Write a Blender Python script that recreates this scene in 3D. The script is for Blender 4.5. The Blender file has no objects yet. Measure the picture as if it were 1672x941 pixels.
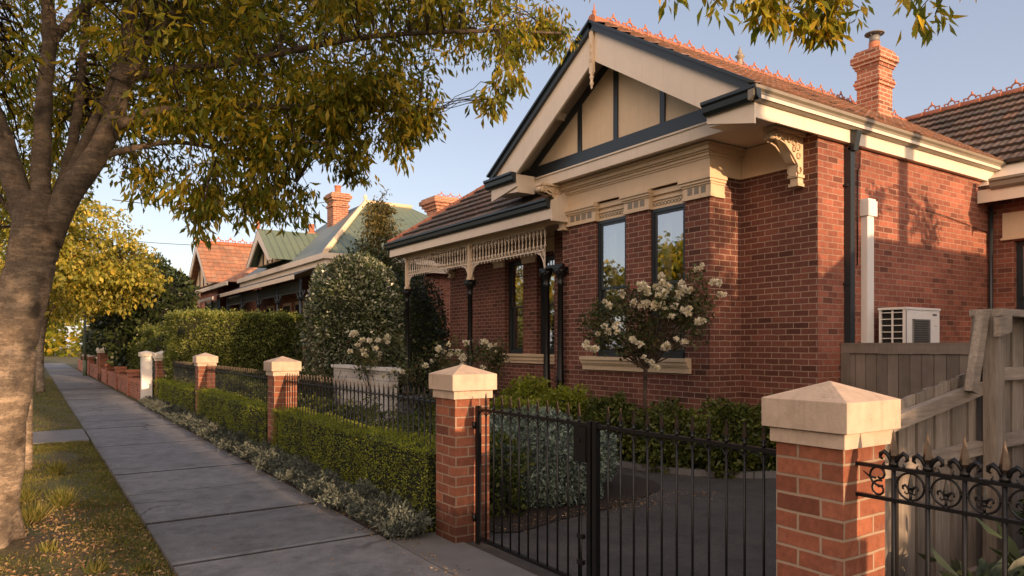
import bpy, math, random
import numpy as np
from mathutils import Vector, noise
random.seed(7); RNG = np.random.default_rng(11)
scene = bpy.context.scene
col = scene.collection
R = math.radians
# ---------------------------------------------------------------- tagging
def tag(o, label=None, cat=None, group=None, kind=None):
    if label: o['label'] = label
    if cat: o['category'] = cat
    if group: o['group'] = group
    if kind: o['kind'] = kind
    return o
ORG = {}
def empty(name, loc, label=None, cat=None, group=None):
    o = bpy.data.objects.new(name, None); col.objects.link(o)
    o.location = loc; o.empty_display_size = .2
    ORG[o] = Vector(loc)
    return tag(o, label, cat, group)
def copy_tree(o, parent=None):
    c = o.copy(); col.objects.link(c)
    if parent is not None: c.parent = parent
    for ch in list(o.children): copy_tree(ch, c)
    return c
def link_mesh(name, me, mats, parent=None, org=None, smooth=False):
    for m in (mats if isinstance(mats, (list, tuple)) else [mats]): me.materials.append(m)
    o = bpy.data.objects.new(name, me); col.objects.link(o)
    if parent is not None:
        o.parent = parent; ORG[o] = ORG[parent]
    else:
        o.location = org or (0, 0, 0); ORG[o] = Vector(org or (0, 0, 0))
    if smooth: me.shade_smooth()
    return o
# ---------------------------------------------------------------- mesh collector (world coordinates)
class MB:
    def __init__(s): s.v = []; s.f = []; s.uv = []; s.mi = []; s.sm = []
    def face(s, pts, uv=None, mi=0, sm=False):
        n = len(s.v); pts = [Vector(p) for p in pts]; s.v += pts
        s.f.append(list(range(n, n+len(pts)))); s.mi.append(mi); s.sm.append(sm)
        if uv is None: uv = s.auto(pts)
        s.uv.append(uv)
    @staticmethod
    def auto(pts):
        nx = ny = nz = 0
        for i in range(len(pts)):
            a = pts[i]; b = pts[(i+1) % len(pts)]
            nx += (a.y-b.y)*(a.z+b.z); ny += (a.z-b.z)*(a.x+b.x); nz += (a.x-b.x)*(a.y+b.y)
        ax, ay, az = abs(nx), abs(ny), abs(nz)
        if az >= ax and az >= ay: return [(p.x, p.y) for p in pts]
        if ax >= ay: return [(-p.y, p.z) for p in pts]
        return [(p.x, p.z) for p in pts]
    def box(s, x0, y0, z0, x1, y1, z1, mi=0, skip=''):
        a, b, c, d = (x0,y0,z0),(x1,y0,z0),(x1,y1,z0),(x0,y1,z0)
        e, f, g, h = (x0,y0,z1),(x1,y0,z1),(x1,y1,z1),(x0,y1,z1)
        for k, q in (('b',(a,d,c,b)),('t',(e,f,g,h)),('f',(a,b,f,e)),('k',(c,d,h,g)),('l',(d,a,e,h)),('r',(b,c,g,f))):
            if k not in skip: s.face(q, mi=mi)
    def obox(s, c, u, v, w, hu, hv, hw, mi=0):
        c, u, v, w = Vector(c), Vector(u).normalized()*hu, Vector(v).normalized()*hv, Vector(w).normalized()*hw
        P = {(i,j,k): c+u*i+v*j+w*k for i in (-1,1) for j in (-1,1) for k in (-1,1)}
        for q in (((-1,-1,-1),(-1,1,-1),(1,1,-1),(1,-1,-1)), ((-1,-1,1),(1,-1,1),(1,1,1),(-1,1,1)),
                  ((-1,-1,-1),(1,-1,-1),(1,-1,1),(-1,-1,1)), ((1,1,-1),(-1,1,-1),(-1,1,1),(1,1,1)),
                  ((-1,1,-1),(-1,-1,-1),(-1,-1,1),(-1,1,1)), ((1,-1,-1),(1,1,-1),(1,1,1),(1,-1,1))):
            s.face([P[k] for k in q], mi=mi)
    def bar(s, a, b, w, h=None, up=(0,0,1), mi=0):
        a, b = Vector(a), Vector(b); d = b-a; L = d.length; d.normalize()
        side = d.cross(Vector(up)); side = side.normalized() if side.length > 1e-5 else Vector((1,0,0))
        up2 = side.cross(d)
        s.obox((a+b)/2, d, side, up2, L/2, w/2, (h or w)/2, mi)
    def prism(s, poly, axis, lo, hi, mi=0):
        def P(p, t):
            if axis == 'x': return (t, p[0], p[1])
            if axis == 'y': return (p[0], t, p[1])
            return (p[0], p[1], t)
        s.face([P(p, lo) for p in poly][::-1], mi=mi); s.face([P(p, hi) for p in poly], mi=mi)
        for i in range(len(poly)):
            p, q = poly[i], poly[(i+1) % len(poly)]
            s.face((P(p, lo), P(q, lo), P(q, hi), P(p, hi)), mi=mi)
    def tube(s, path, rad, n=8, cap=True, mi=0, sm=True):
        path = [Vector(p) for p in path]
        if not isinstance(rad, (list, tuple)): rad = [rad]*len(path)
        base = len(s.v); prev = None; L = 0
        for i, p in enumerate(path):
            d = (path[min(i+1, len(path)-1)]-path[max(i-1, 0)]).normalized()
            if prev is None:
                a = Vector((1,0,0)) if abs(d.x) < .8 else Vector((0,1,0))
                u = d.cross(a).normalized()
            else: u = (prev-d*prev.dot(d)).normalized()
            prev = u; w = d.cross(u)
            for k in range(n):
                t = 2*math.pi*k/n
                s.v.append(p+(u*math.cos(t)+w*math.sin(t))*rad[i])
        for i in range(len(path)-1):
            dl = (path[i+1]-path[i]).length
            for k in range(n):
                k2 = (k+1) % n
                s.f.append([base+i*n+k, base+i*n+k2, base+(i+1)*n+k2, base+(i+1)*n+k]); s.mi.append(mi); s.sm.append(sm)
                c = 2*math.pi*rad[0]
                s.uv.append([(k/n*c, L), ((k+1)/n*c, L), ((k+1)/n*c, L+dl), (k/n*c, L+dl)])
            L += dl
        if cap:
            for r, rev in ((0, True), (len(path)-1, False)):
                q = [base+r*n+k for k in range(n)]
                if rev: q = q[::-1]
                s.f.append(q); s.mi.append(mi); s.sm.append(False); s.uv.append([(0,0)]*n)
    def lathe(s, c, prof, n=12, mi=0, sm=True, axis='z'):
        base = len(s.v); cx, cy, cz = c
        for r, h in prof:
            for k in range(n):
                t = 2*math.pi*k/n; a, b = r*math.cos(t), r*math.sin(t)
                s.v.append(Vector((cx+a, cy+b, cz+h)) if axis == 'z' else (Vector((cx+a, cy+h, cz+b)) if axis == 'y' else Vector((cx+h, cy+a, cz+b))))
        for i in range(len(prof)-1):
            for k in range(n):
                k2 = (k+1) % n
                s.f.append([base+i*n+k, base+i*n+k2, base+(i+1)*n+k2, base+(i+1)*n+k]); s.mi.append(mi); s.sm.append(sm)
                s.uv.append([(k/n, prof[i][1]), ((k+1)/n, prof[i][1]), ((k+1)/n, prof[i+1][1]), (k/n, prof[i+1][1])])
        for r, rev in ((0, True), (len(prof)-1, False)):
            q = [base+r*n+k for k in range(n)]
            if rev: q = q[::-1]
            s.f.append(q); s.mi.append(mi); s.sm.append(False); s.uv.append([(0,0)]*n)
    def ring(s, c, R0, r, n=20, m=6, normal='x', a0=0, a1=2*math.pi, mi=0):
        pts = []
        N = n if a1-a0 > 6.28 else n
        for i in range(N+1):
            t = a0+(a1-a0)*i/N; A, B = R0*math.cos(t), R0*math.sin(t)
            pts.append((c[0], c[1]+A, c[2]+B) if normal == 'x' else ((c[0]+A, c[1], c[2]+B) if normal == 'y' else (c[0]+A, c[1]+B, c[2])))
        s.tube(pts, r, m, cap=(a1-a0 < 6.28), mi=mi)
    def build(s, name, mats, parent=None, org=None):
        o0 = ORG[parent] if parent is not None else Vector(org or (0,0,0))
        me = bpy.data.meshes.new(name)
        me.from_pydata([tuple(v-o0) for v in s.v], [], s.f)
        uvl = me.uv_layers.new(name='UVMap')
        flat = [c for u in s.uv for p in u for c in p]
        uvl.data.foreach_set('uv', flat)
        me.polygons.foreach_set('material_index', s.mi)
        me.polygons.foreach_set('use_smooth', s.sm)
        me.update()
        return link_mesh(name, me, mats, parent, org)
# ---------------------------------------------------------------- materials
def newmat(name):
    m = bpy.data.materials.new(name); m.use_nodes = True
    nt = m.node_tree; nt.nodes.clear()
    out = nt.nodes.new('ShaderNodeOutputMaterial')
    b = nt.nodes.new('ShaderNodeBsdfPrincipled'); nt.links.new(b.outputs[0], out.inputs[0])
    return m, nt, b, out
def N(nt, t, **k):
    n = nt.nodes.new(t)
    for a, v in k.items():
        if hasattr(n, a): setattr(n, a, v)
        else: n.inputs[a.replace('_', ' ')].default_value = v
    return n
def c4(c): return (c[0], c[1], c[2], 1)
def ramp(nt, fac, stops, interp='LINEAR'):
    r = nt.nodes.new('ShaderNodeValToRGB'); r.color_ramp.interpolation = interp
    e = r.color_ramp.elements
    while len(e) < len(stops): e.new(.5)
    for i, (p, c) in enumerate(stops): e[i].position = p; e[i].color = c4(c)
    nt.links.new(fac, r.inputs[0]); return r
def mix(nt, fac, a, b, mode='MIX'):
    m = nt.nodes.new('ShaderNodeMix'); m.data_type = 'RGBA'; m.blend_type = mode
    for s, v in ((m.inputs[0], fac), (m.inputs[6], a), (m.inputs[7], b)):
        if isinstance(v, (int, float)): s.default_value = v
        elif isinstance(v, tuple): s.default_value = c4(v)
        else: nt.links.new(v, s)
    return m.outputs[2]
def coords(nt, kind='Object'):
    return nt.nodes.new('ShaderNodeTexCoord').outputs[kind]
def noise_n(nt, vec, scale, detail=4, rough=.55):
    n = N(nt, 'ShaderNodeTexNoise'); n.inputs['Scale'].default_value = scale
    n.inputs['Detail'].default_value = detail; n.inputs['Roughness'].default_value = rough
    nt.links.new(vec, n.inputs['Vector']); return n.outputs['Fac']
def bump(nt, b, h, strength=.3, dist=.01, prev=None):
    n = N(nt, 'ShaderNodeBump'); n.inputs['Strength'].default_value = strength; n.inputs['Distance'].default_value = dist
    nt.links.new(h, n.inputs['Height'])
    if prev is not None: nt.links.new(prev, n.inputs['Normal'])
    nt.links.new(n.outputs[0], b.inputs['Normal']); return n.outputs[0]
def worldvec(nt):   # geometry position: same look for copies standing elsewhere
    return nt.nodes.new('ShaderNodeNewGeometry').outputs['Position']
def painted(name, c, rough=.5, var=.18, scale=2.5, dirt=.35, bumpy=.15, metallic=0, streak=True):
    m, nt, b, _ = newmat(name); P = worldvec(nt)
    n1 = noise_n(nt, P, scale, 6, .65)
    mp = N(nt, 'ShaderNodeMapping'); mp.inputs['Scale'].default_value = (9, 9, .8); nt.links.new(P, mp.inputs[0])
    n2 = noise_n(nt, mp.outputs[0], 2.2, 5, .6)
    d = tuple(x*(1-dirt)*k for x, k in zip(c, (1, .95, .86)))
    base = mix(nt, ramp(nt, n1, [(.35, (0,0,0)), (.75, (1,1,1))]).outputs[0], c, tuple(x*(1-var) for x in c))
    if streak: base = mix(nt, ramp(nt, n2, [(.52, (0,0,0)), (1, (.7,.7,.7))]).outputs[0], base, d)
    nt.links.new(base, b.inputs['Base Color'])
    b.inputs['Roughness'].default_value = rough; b.inputs['Metallic'].default_value = metallic
    bump(nt, b, noise_n(nt, P, 60, 4), bumpy, .004)
    return m
def brickmat(name, c1, c2, mortar, bw=.24, bh=.086, ms=.008, dark=.5, rough=.85, off=.5, splash=0):
    m, nt, b, _ = newmat(name); uv = coords(nt, 'UV'); P = worldvec(nt)
    # slight waviness so that courses are not ruler-straight
    nz = N(nt, 'ShaderNodeTexNoise'); nz.inputs['Scale'].default_value = 5; nt.links.new(uv, nz.inputs['Vector'])
    sub = N(nt, 'ShaderNodeVectorMath', operation='SUBTRACT'); nt.links.new(nz.outputs['Color'], sub.inputs[0]); sub.inputs[1].default_value = (.5,.5,.5)
    sc = N(nt, 'ShaderNodeVectorMath', operation='SCALE'); nt.links.new(sub.outputs[0], sc.inputs[0]); sc.inputs['Scale'].default_value = .012
    ad = N(nt, 'ShaderNodeVectorMath', operation='ADD'); nt.links.new(uv, ad.inputs[0]); nt.links.new(sc.outputs[0], ad.inputs[1])
    t = nt.nodes.new('ShaderNodeTexBrick'); nt.links.new(ad.outputs[0], t.inputs['Vector'])
    t.offset = off; t.inputs['Scale'].default_value = 1; t.inputs['Brick Width'].default_value = bw; t.inputs['Row Height'].default_value = bh
    t.inputs['Mortar Size'].default_value = ms; t.inputs['Mortar Smooth'].default_value = .25; t.inputs['Bias'].default_value = 0
    t.inputs['Color1'].default_value = (0,0,0,1); t.inputs['Color2'].default_value = (1,1,1,1); t.inputs['Mortar'].default_value = (.5,.5,.5,1)
    mid = tuple((a+e)/2 for a, e in zip(c1, c2))
    bc = ramp(nt, t.outputs['Color'], [(0, tuple(x*dark for x in c1)), (.12, c1), (.5, mid), (.85, c2), (1, tuple(x*1.2 for x in c2))]).outputs[0]
    n1 = noise_n(nt, P, 22, 6, .7); n2 = noise_n(nt, P, 1.1, 3)
    bc = mix(nt, .75, bc, ramp(nt, n1, [(.25, (.45,.45,.45)), (.7, (1.15,1.15,1.15))]).outputs[0], 'MULTIPLY')
    mc = mix(nt, n1, tuple(x*.75 for x in mortar), mortar)
    cc = mix(nt, t.outputs['Fac'], bc, mc)
    cc = mix(nt, 1, cc, ramp(nt, n2, [(.3, (.72,.70,.68)), (.65, (1.08,1.05,1.02))]).outputs[0], 'MULTIPLY')
    if splash:      # soil splash and damp near the ground, run-off below the cap
        sz = N(nt, 'ShaderNodeSeparateXYZ'); nt.links.new(P, sz.inputs[0]); n4 = noise_n(nt, P, 7, 5, .7)
        ad2 = N(nt, 'ShaderNodeMath', operation='MULTIPLY_ADD'); nt.links.new(n4, ad2.inputs[0]); ad2.inputs[1].default_value = -.5; nt.links.new(sz.outputs[2], ad2.inputs[2])
        cc = mix(nt, 1, cc, ramp(nt, ad2.outputs[0], [(0, (.38,.36,.34)), (.12, (1,1,1)), (.78, (1,1,1)), (1, (.78,.76,.73))]).outputs[0], 'MULTIPLY')
        cc = mix(nt, ramp(nt, noise_n(nt, P, 3.2, 6, .75), [(.60, (0,0,0)), (.78, (.35,.35,.35))]).outputs[0], cc, tuple(x*.8+.1 for x in mortar))
    nt.links.new(cc, b.inputs['Base Color']); b.inputs['Roughness'].default_value = rough
    inv = N(nt, 'ShaderNodeMath', operation='SUBTRACT'); inv.inputs[0].default_value = 1; nt.links.new(t.outputs['Fac'], inv.inputs[1])
    p = bump(nt, b, inv.outputs[0], .8, .006)
    bump(nt, b, n1, .35, .006, p)
    return m
def leafy(name, cols, trans=.25, rough=.5, clump=1.2, dark=.55, spec=.35):
    m, nt, b, out = newmat(name)
    g = nt.nodes.new('ShaderNodeNewGeometry')
    k = len(cols)
    r = ramp(nt, g.outputs['Random Per Island'], [(i/(k-1), c) for i, c in enumerate(cols)])
    n = noise_n(nt, g.outputs['Position'], clump, 3)
    cc = mix(nt, 1, r.outputs[0], ramp(nt, n, [(.3, (dark,)*3), (.65, (1.15,1.15,1.15))]).outputs[0], 'MULTIPLY')
    nt.links.new(cc, b.inputs['Base Color']); b.inputs['Roughness'].default_value = rough
    b.inputs['Specular IOR Level'].default_value = spec
    if trans > 0:
        t = nt.nodes.new('ShaderNodeBsdfTranslucent'); nt.links.new(mix(nt, 1, cc, (1.3,1.2,.6), 'MULTIPLY'), t.inputs[0])
        mx = nt.nodes.new('ShaderNodeMixShader'); mx.inputs[0].default_value = trans
        nt.links.new(b.outputs[0], mx.inputs[1]); nt.links.new(t.outputs[0], mx.inputs[2]); nt.links.new(mx.outputs[0], out.inputs[0])
    return m
def wood(name, c1, c2, axis='z', rough=.85):
    m, nt, b, _ = newmat(name); P = worldvec(nt)
    mp = N(nt, 'ShaderNodeMapping'); mp.inputs['Scale'].default_value = {'z': (30,30,2.2), 'x': (2.2,30,30), 'y': (30,2.2,30)}[axis]
    nt.links.new(P, mp.inputs[0]); n = noise_n(nt, mp.outputs[0], 1.4, 7, .7); n2 = noise_n(nt, P, 1.8, 4)
    g = nt.nodes.new('ShaderNodeNewGeometry')
    cc = mix(nt, ramp(nt, n, [(.3, (0,0,0)), (.7, (1,1,1))]).outputs[0], c1, c2)
    cc = mix(nt, 1, cc, ramp(nt, n2, [(.3, (.65,.65,.65)), (.7, (1.1,1.1,1.1))]).outputs[0], 'MULTIPLY')
    cc = mix(nt, 1, cc, ramp(nt, g.outputs['Random Per Island'], [(0, (.75,.74,.72)), (1, (1.12,1.1,1.08))]).outputs[0], 'MULTIPLY')
    nt.links.new(cc, b.inputs['Base Color']); b.inputs['Roughness'].default_value = rough
    bump(nt, b, n, .5, .004)
    return m
def tilemat(name, cols, tw=.26, th=.34, rough=.8, moss=(.10,.10,.06)):
    m, nt, b, _ = newmat(name); uv = coords(nt, 'UV')
    mp = N(nt, 'ShaderNodeMapping'); mp.inputs['Scale'].default_value = (1/tw, 1/th, 1); nt.links.new(uv, mp.inputs[0])
    fl = N(nt, 'ShaderNodeVectorMath', operation='FLOOR'); nt.links.new(mp.outputs[0], fl.inputs[0])
    wn = nt.nodes.new('ShaderNodeTexWhiteNoise'); nt.links.new(fl.outputs[0], wn.inputs['Vector'])
    k = len(cols); r = ramp(nt, wn.outputs['Value'], [(i/(k-1), c) for i, c in enumerate(cols)])
    P = worldvec(nt); n = noise_n(nt, P, 9, 6, .7); n2 = noise_n(nt, P, 1.3, 4)
    fr = N(nt, 'ShaderNodeVectorMath', operation='FRACTION'); nt.links.new(mp.outputs[0], fr.inputs[0]); sp = N(nt, 'ShaderNodeSeparateXYZ'); nt.links.new(fr.outputs[0], sp.inputs[0])
    cc = mix(nt, ramp(nt, n, [(.48, (0,0,0)), (.68, (1,1,1))]).outputs[0], r.outputs[0], moss)
    cc = mix(nt, 1, cc, ramp(nt, n2, [(.3, (.7,.7,.7)), (.7, (1.15,1.15,1.15))]).outputs[0], 'MULTIPLY')
    cc = mix(nt, 1, cc, ramp(nt, sp.outputs[1], [(0, (.45,.45,.45)), (.16, (1,1,1)), (.85, (1,1,1)), (1, (.6,.6,.6))]).outputs[0], 'MULTIPLY')
    cc = mix(nt, 1, cc, ramp(nt, sp.outputs[0], [(0, (.6,.6,.6)), (.12, (1,1,1)), (1, (1,1,1))]).outputs[0], 'MULTIPLY')
    nt.links.new(cc, b.inputs['Base Color']); b.inputs['Roughness'].default_value = rough
    bump(nt, b, n, .5, .006); return m
M = {}
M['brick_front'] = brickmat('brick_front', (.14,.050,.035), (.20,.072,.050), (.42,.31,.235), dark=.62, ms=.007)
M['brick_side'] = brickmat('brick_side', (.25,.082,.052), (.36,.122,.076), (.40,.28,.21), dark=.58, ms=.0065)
M['brick_pillar'] = brickmat('brick_pillar', (.24,.080,.045), (.36,.130,.072), (.40,.30,.225), dark=.55, ms=.0075, splash=1)
M['brick_far'] = brickmat('brick_far', (.30,.10,.06), (.40,.15,.09), (.42,.31,.25), ms=.007)
M['brick_chimney'] = brickmat('brick_chimney', (.32,.11,.065), (.42,.16,.09), (.56,.42,.31), ms=.011)
M['cream'] = painted('cream_paint', (.68,.53,.36), .5, .12, 2, .30)
M['cream_light'] = painted('pale_cream_paint', (.72,.62,.50), .45, .10, 2, .22)
M['cap'] = painted('cream_rendered_cap', (.58,.46,.36), .8, .30, 7, .6, .8)
M['cap_white'] = painted('pale_rendered_cap', (.72,.66,.56), .75, .15, 4, .25, .4)
M['stucco'] = painted('stucco', (.70,.56,.39), .85, .10, 3, .2, .6)
M['dark'] = painted('dark_green_grey_paint', (.020,.028,.034), .35, .15, 3, .2)
M['gutter'] = painted('gutter_paint', (.075,.085,.08), .38, .2, 3, .25)
M['gutter_side'] = painted('sunlit_gutter_paint', (.24,.21,.16), .4, .2, 3, .35)  # dark gutter paint lightened: sunlight put into the side gutter's colour
M['black_iron'] = painted('black_iron', (.005,.005,.0055), .38, .3, 30, .1, .35, streak=False)
M['spear'] = painted('bronzed_spear_tip', (.07,.05,.036), .4, .4, 40, .1, .2, .5, streak=False)
M['white'] = painted('white_paint', (.78,.77,.74), .4, .08, 3, .15)
M['grey_gate'] = wood('grey_painted_boards', (.17,.145,.125), (.22,.19,.165))
M['paling'] = wood('weathered_palings', (.16,.14,.12), (.38,.335,.29))
M['rail_wood'] = wood('weathered_rail', (.20,.175,.15), (.42,.37,.32), 'x')
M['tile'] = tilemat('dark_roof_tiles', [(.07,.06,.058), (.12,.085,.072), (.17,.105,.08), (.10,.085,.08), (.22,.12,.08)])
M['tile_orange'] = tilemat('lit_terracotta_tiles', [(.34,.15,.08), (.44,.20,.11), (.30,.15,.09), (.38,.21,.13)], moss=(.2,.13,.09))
M['terracotta'] = painted('terracotta', (.42,.16,.09), .8, .3, 8, .3, .4)
M['lead'] = painted('lead_flashing', (.20,.20,.20), .5, .3, 4, .3)
M['bark'] = None
M['soil'] = painted('dark_soil', (.035,.024,.017), .95, .5, 12, .3, 1, streak=False)
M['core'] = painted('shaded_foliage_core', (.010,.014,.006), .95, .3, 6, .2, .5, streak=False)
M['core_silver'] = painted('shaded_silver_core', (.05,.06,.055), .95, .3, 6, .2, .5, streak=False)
def barkmat(name, c1, c2, crown_shade=None):
    m, nt, b, _ = newmat(name); P = worldvec(nt)
    mp = N(nt, 'ShaderNodeMapping'); mp.inputs['Scale'].default_value = (5,5,16); nt.links.new(P, mp.inputs[0])
    n = noise_n(nt, mp.outputs[0], 1.3, 8, .72); n2 = noise_n(nt, P, 3, 4); n3 = noise_n(nt, P, 38, 8, .8)
    mp2 = N(nt, 'ShaderNodeMapping'); mp2.inputs['Scale'].default_value = (22,22,7); nt.links.new(P, mp2.inputs[0])
    ns = N(nt, 'ShaderNodeTexNoise'); ns.inputs['Scale'].default_value = 1.6; nt.links.new(P, ns.inputs['Vector'])
    va_ = N(nt, 'ShaderNodeVectorMath', operation='MULTIPLY_ADD'); nt.links.new(ns.outputs['Color'], va_.inputs[0]); va_.inputs[1].default_value = (3,3,3); nt.links.new(mp2.outputs[0], va_.inputs[2])
    vo = N(nt, 'ShaderNodeTexVoronoi', feature='DISTANCE_TO_EDGE'); vo.inputs['Scale'].default_value = 1; nt.links.new(va_.outputs[0], vo.inputs['Vector'])
    crack = ramp(nt, vo.outputs['Distance'], [(0, (0,0,0)), (.10, (1,1,1))]).outputs[0]
    lines = ramp(nt, n, [(.455, (1,1,1)), (.485, (.12,.12,.12)), (.51, (1,1,1))]).outputs[0]
    cc = mix(nt, ramp(nt, n, [(.3, (0,0,0)), (.65, (1,1,1))]).outputs[0], c1, c2)
    cc = mix(nt, 1, cc, ramp(nt, n2, [(.3, (.5,.5,.5)), (.65, (1.12,1.1,1.06))]).outputs[0], 'MULTIPLY')
    cc = mix(nt, .10, cc, crack, 'MULTIPLY'); cc = mix(nt, .6, cc, lines, 'MULTIPLY')
    cc = mix(nt, .7, cc, ramp(nt, n3, [(.3, (.45,.45,.45)), (.6, (1.15,1.15,1.15))]).outputs[0], 'MULTIPLY')
    spots = ramp(nt, noise_n(nt, P, 4.5, 2, .4), [(.28, (.3,.27,.25)), (.36, (1,1,1))]).outputs[0]
    cc = mix(nt, .8, cc, spots, 'MULTIPLY')
    if crown_shade:        # crown shade put into the bark colour toward the fork
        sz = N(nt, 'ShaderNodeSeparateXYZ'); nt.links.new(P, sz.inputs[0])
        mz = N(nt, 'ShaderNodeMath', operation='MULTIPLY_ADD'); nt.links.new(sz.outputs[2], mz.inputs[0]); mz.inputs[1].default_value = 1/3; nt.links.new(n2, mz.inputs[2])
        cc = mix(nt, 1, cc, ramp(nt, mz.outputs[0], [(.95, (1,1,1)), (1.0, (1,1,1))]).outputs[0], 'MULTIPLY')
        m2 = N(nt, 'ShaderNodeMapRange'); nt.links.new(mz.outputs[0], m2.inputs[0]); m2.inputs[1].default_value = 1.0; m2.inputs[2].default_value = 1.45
        cc = mix(nt, m2.outputs[0], cc, mix(nt, 1, cc, crown_shade, 'MULTIPLY'))
    nt.links.new(cc, b.inputs['Base Color']); b.inputs['Roughness'].default_value = .92
    p = bump(nt, b, n, .8, .03); p = bump(nt, b, crack, .15, .004, p); bump(nt, b, n3, .6, .008, p); return m
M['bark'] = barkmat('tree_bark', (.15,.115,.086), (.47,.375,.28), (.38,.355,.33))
M['limb'] = barkmat('limb_bark', (.06,.045,.033), (.18,.138,.10))  # darkened colour stands in for the crown's shade on the limbs
M['twig'] = barkmat('twig_bark', (.05,.035,.025), (.11,.08,.055))
L = {}
L['tree'] = leafy('street_tree_leaves', [(.10,.14,.018), (.22,.26,.03), (.40,.38,.045), (.70,.50,.06), (.14,.18,.025)], .6, .4, 1.3)
L['tree_yellow'] = leafy('golden_tree_leaves', [(.22,.24,.04), (.42,.38,.06), (.64,.50,.09), (.13,.16,.03), (.34,.33,.05)], .45, .5, .8)
L['dark_tree'] = leafy('dark_evergreen_leaves', [(.02,.034,.011), (.036,.055,.018), (.06,.08,.026)], .1, .35, 1.5)
L['hedge'] = leafy('box_hedge_leaves', [(.14,.19,.022), (.23,.28,.032), (.36,.39,.05), (.17,.22,.025)], .35, .5, 3)
L['hedge_tall'] = leafy('tall_hedge_leaves', [(.07,.105,.022), (.13,.17,.035), (.22,.26,.06), (.36,.37,.13)], .35, .4, 2)
L['camellia'] = leafy('glossy_bush_leaves', [(.03,.052,.016), (.06,.09,.03), (.12,.15,.07), (.17,.20,.11), (.42,.43,.36)], .12, .25, 2, .55, .7)
L['silver'] = leafy('silver_leaves', [(.085,.105,.09), (.13,.155,.135), (.19,.215,.185), (.06,.08,.068)], .1, .7, 3, .55)
L['bluegrey'] = leafy('blue_grey_leaves', [(.12,.17,.135), (.19,.25,.20), (.28,.34,.285), (.07,.11,.08)], .1, .6, 3, .6)
L['rose'] = leafy('rose_leaves', [(.035,.05,.018), (.06,.085,.025), (.11,.12,.04), (.13,.08,.045)], .25, .45, 4)
L['garden'] = leafy('garden_shrub_leaves', [(.045,.07,.017), (.085,.115,.025), (.16,.18,.035), (.06,.085,.02)], .25, .45, 2.5)
L['broad'] = leafy('broad_leaves', [(.04,.06,.03), (.07,.10,.055), (.11,.14,.085)], .15, .4, 3)
L['red'] = leafy('red_leaves', [(.30,.05,.03), (.42,.10,.05), (.20,.05,.03)], .25, .5, 3)
L['petal'] = leafy('white_petals', [(.78,.74,.64), (.84,.80,.72), (.70,.64,.50)], .25, .6, 5, .85)
L['grass'] = leafy('grass_blades', [(.085,.10,.02), (.14,.155,.03), (.22,.20,.05), (.32,.25,.09)], .3, .7, 1.4, .5)
L['litter'] = leafy('fallen_leaves', [(.28,.17,.08), (.42,.28,.14), (.18,.10,.05), (.52,.38,.22)], .1, .8, 2)
L['conifer'] = leafy('sunlit_conifer_leaves', [(.05,.055,.014), (.11,.10,.025), (.18,.13,.04)], .2, .6, 1.5)
# glass: weak mirror over a view into the room
def glassmat(name, tint=(.9,.95,.95), refl=.38):
    m, nt, b, out = newmat(name)
    gl = N(nt, 'ShaderNodeBsdfGlossy'); gl.inputs['Color'].default_value = (.95,.97,1,1); gl.inputs['Roughness'].default_value = .015
    P = worldvec(nt); n = N(nt, 'ShaderNodeBump'); n.inputs['Strength'].default_value = .05; n.inputs['Distance'].default_value = .01
    nt.links.new(noise_n(nt, P, 3.5, 2), n.inputs['Height']); nt.links.new(n.outputs[0], gl.inputs['Normal'])
    tr = N(nt, 'ShaderNodeBsdfTransparent'); tr.inputs[0].default_value = c4(tint)
    fr = N(nt, 'ShaderNodeFresnel'); fr.inputs['IOR'].default_value = 1.5
    ma = N(nt, 'ShaderNodeMath', operation='MULTIPLY_ADD'); nt.links.new(fr.outputs[0], ma.inputs[0]); ma.inputs[1].default_value = 1.2; ma.inputs[2].default_value = refl; ma.use_clamp = True
    mx = nt.nodes.new('ShaderNodeMixShader'); nt.links.new(ma.outputs[0], mx.inputs[0]); nt.links.new(tr.outputs[0], mx.inputs[1]); nt.links.new(gl.outputs[0], mx.inputs[2])
    nt.links.new(mx.outputs[0], out.inputs[0]); return m
M['glass'] = glassmat('window_glass')
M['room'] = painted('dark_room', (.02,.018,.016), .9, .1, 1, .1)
M['blind'] = painted('white_blind', (.62,.60,.56), .6, .05, 1, .1)
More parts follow.
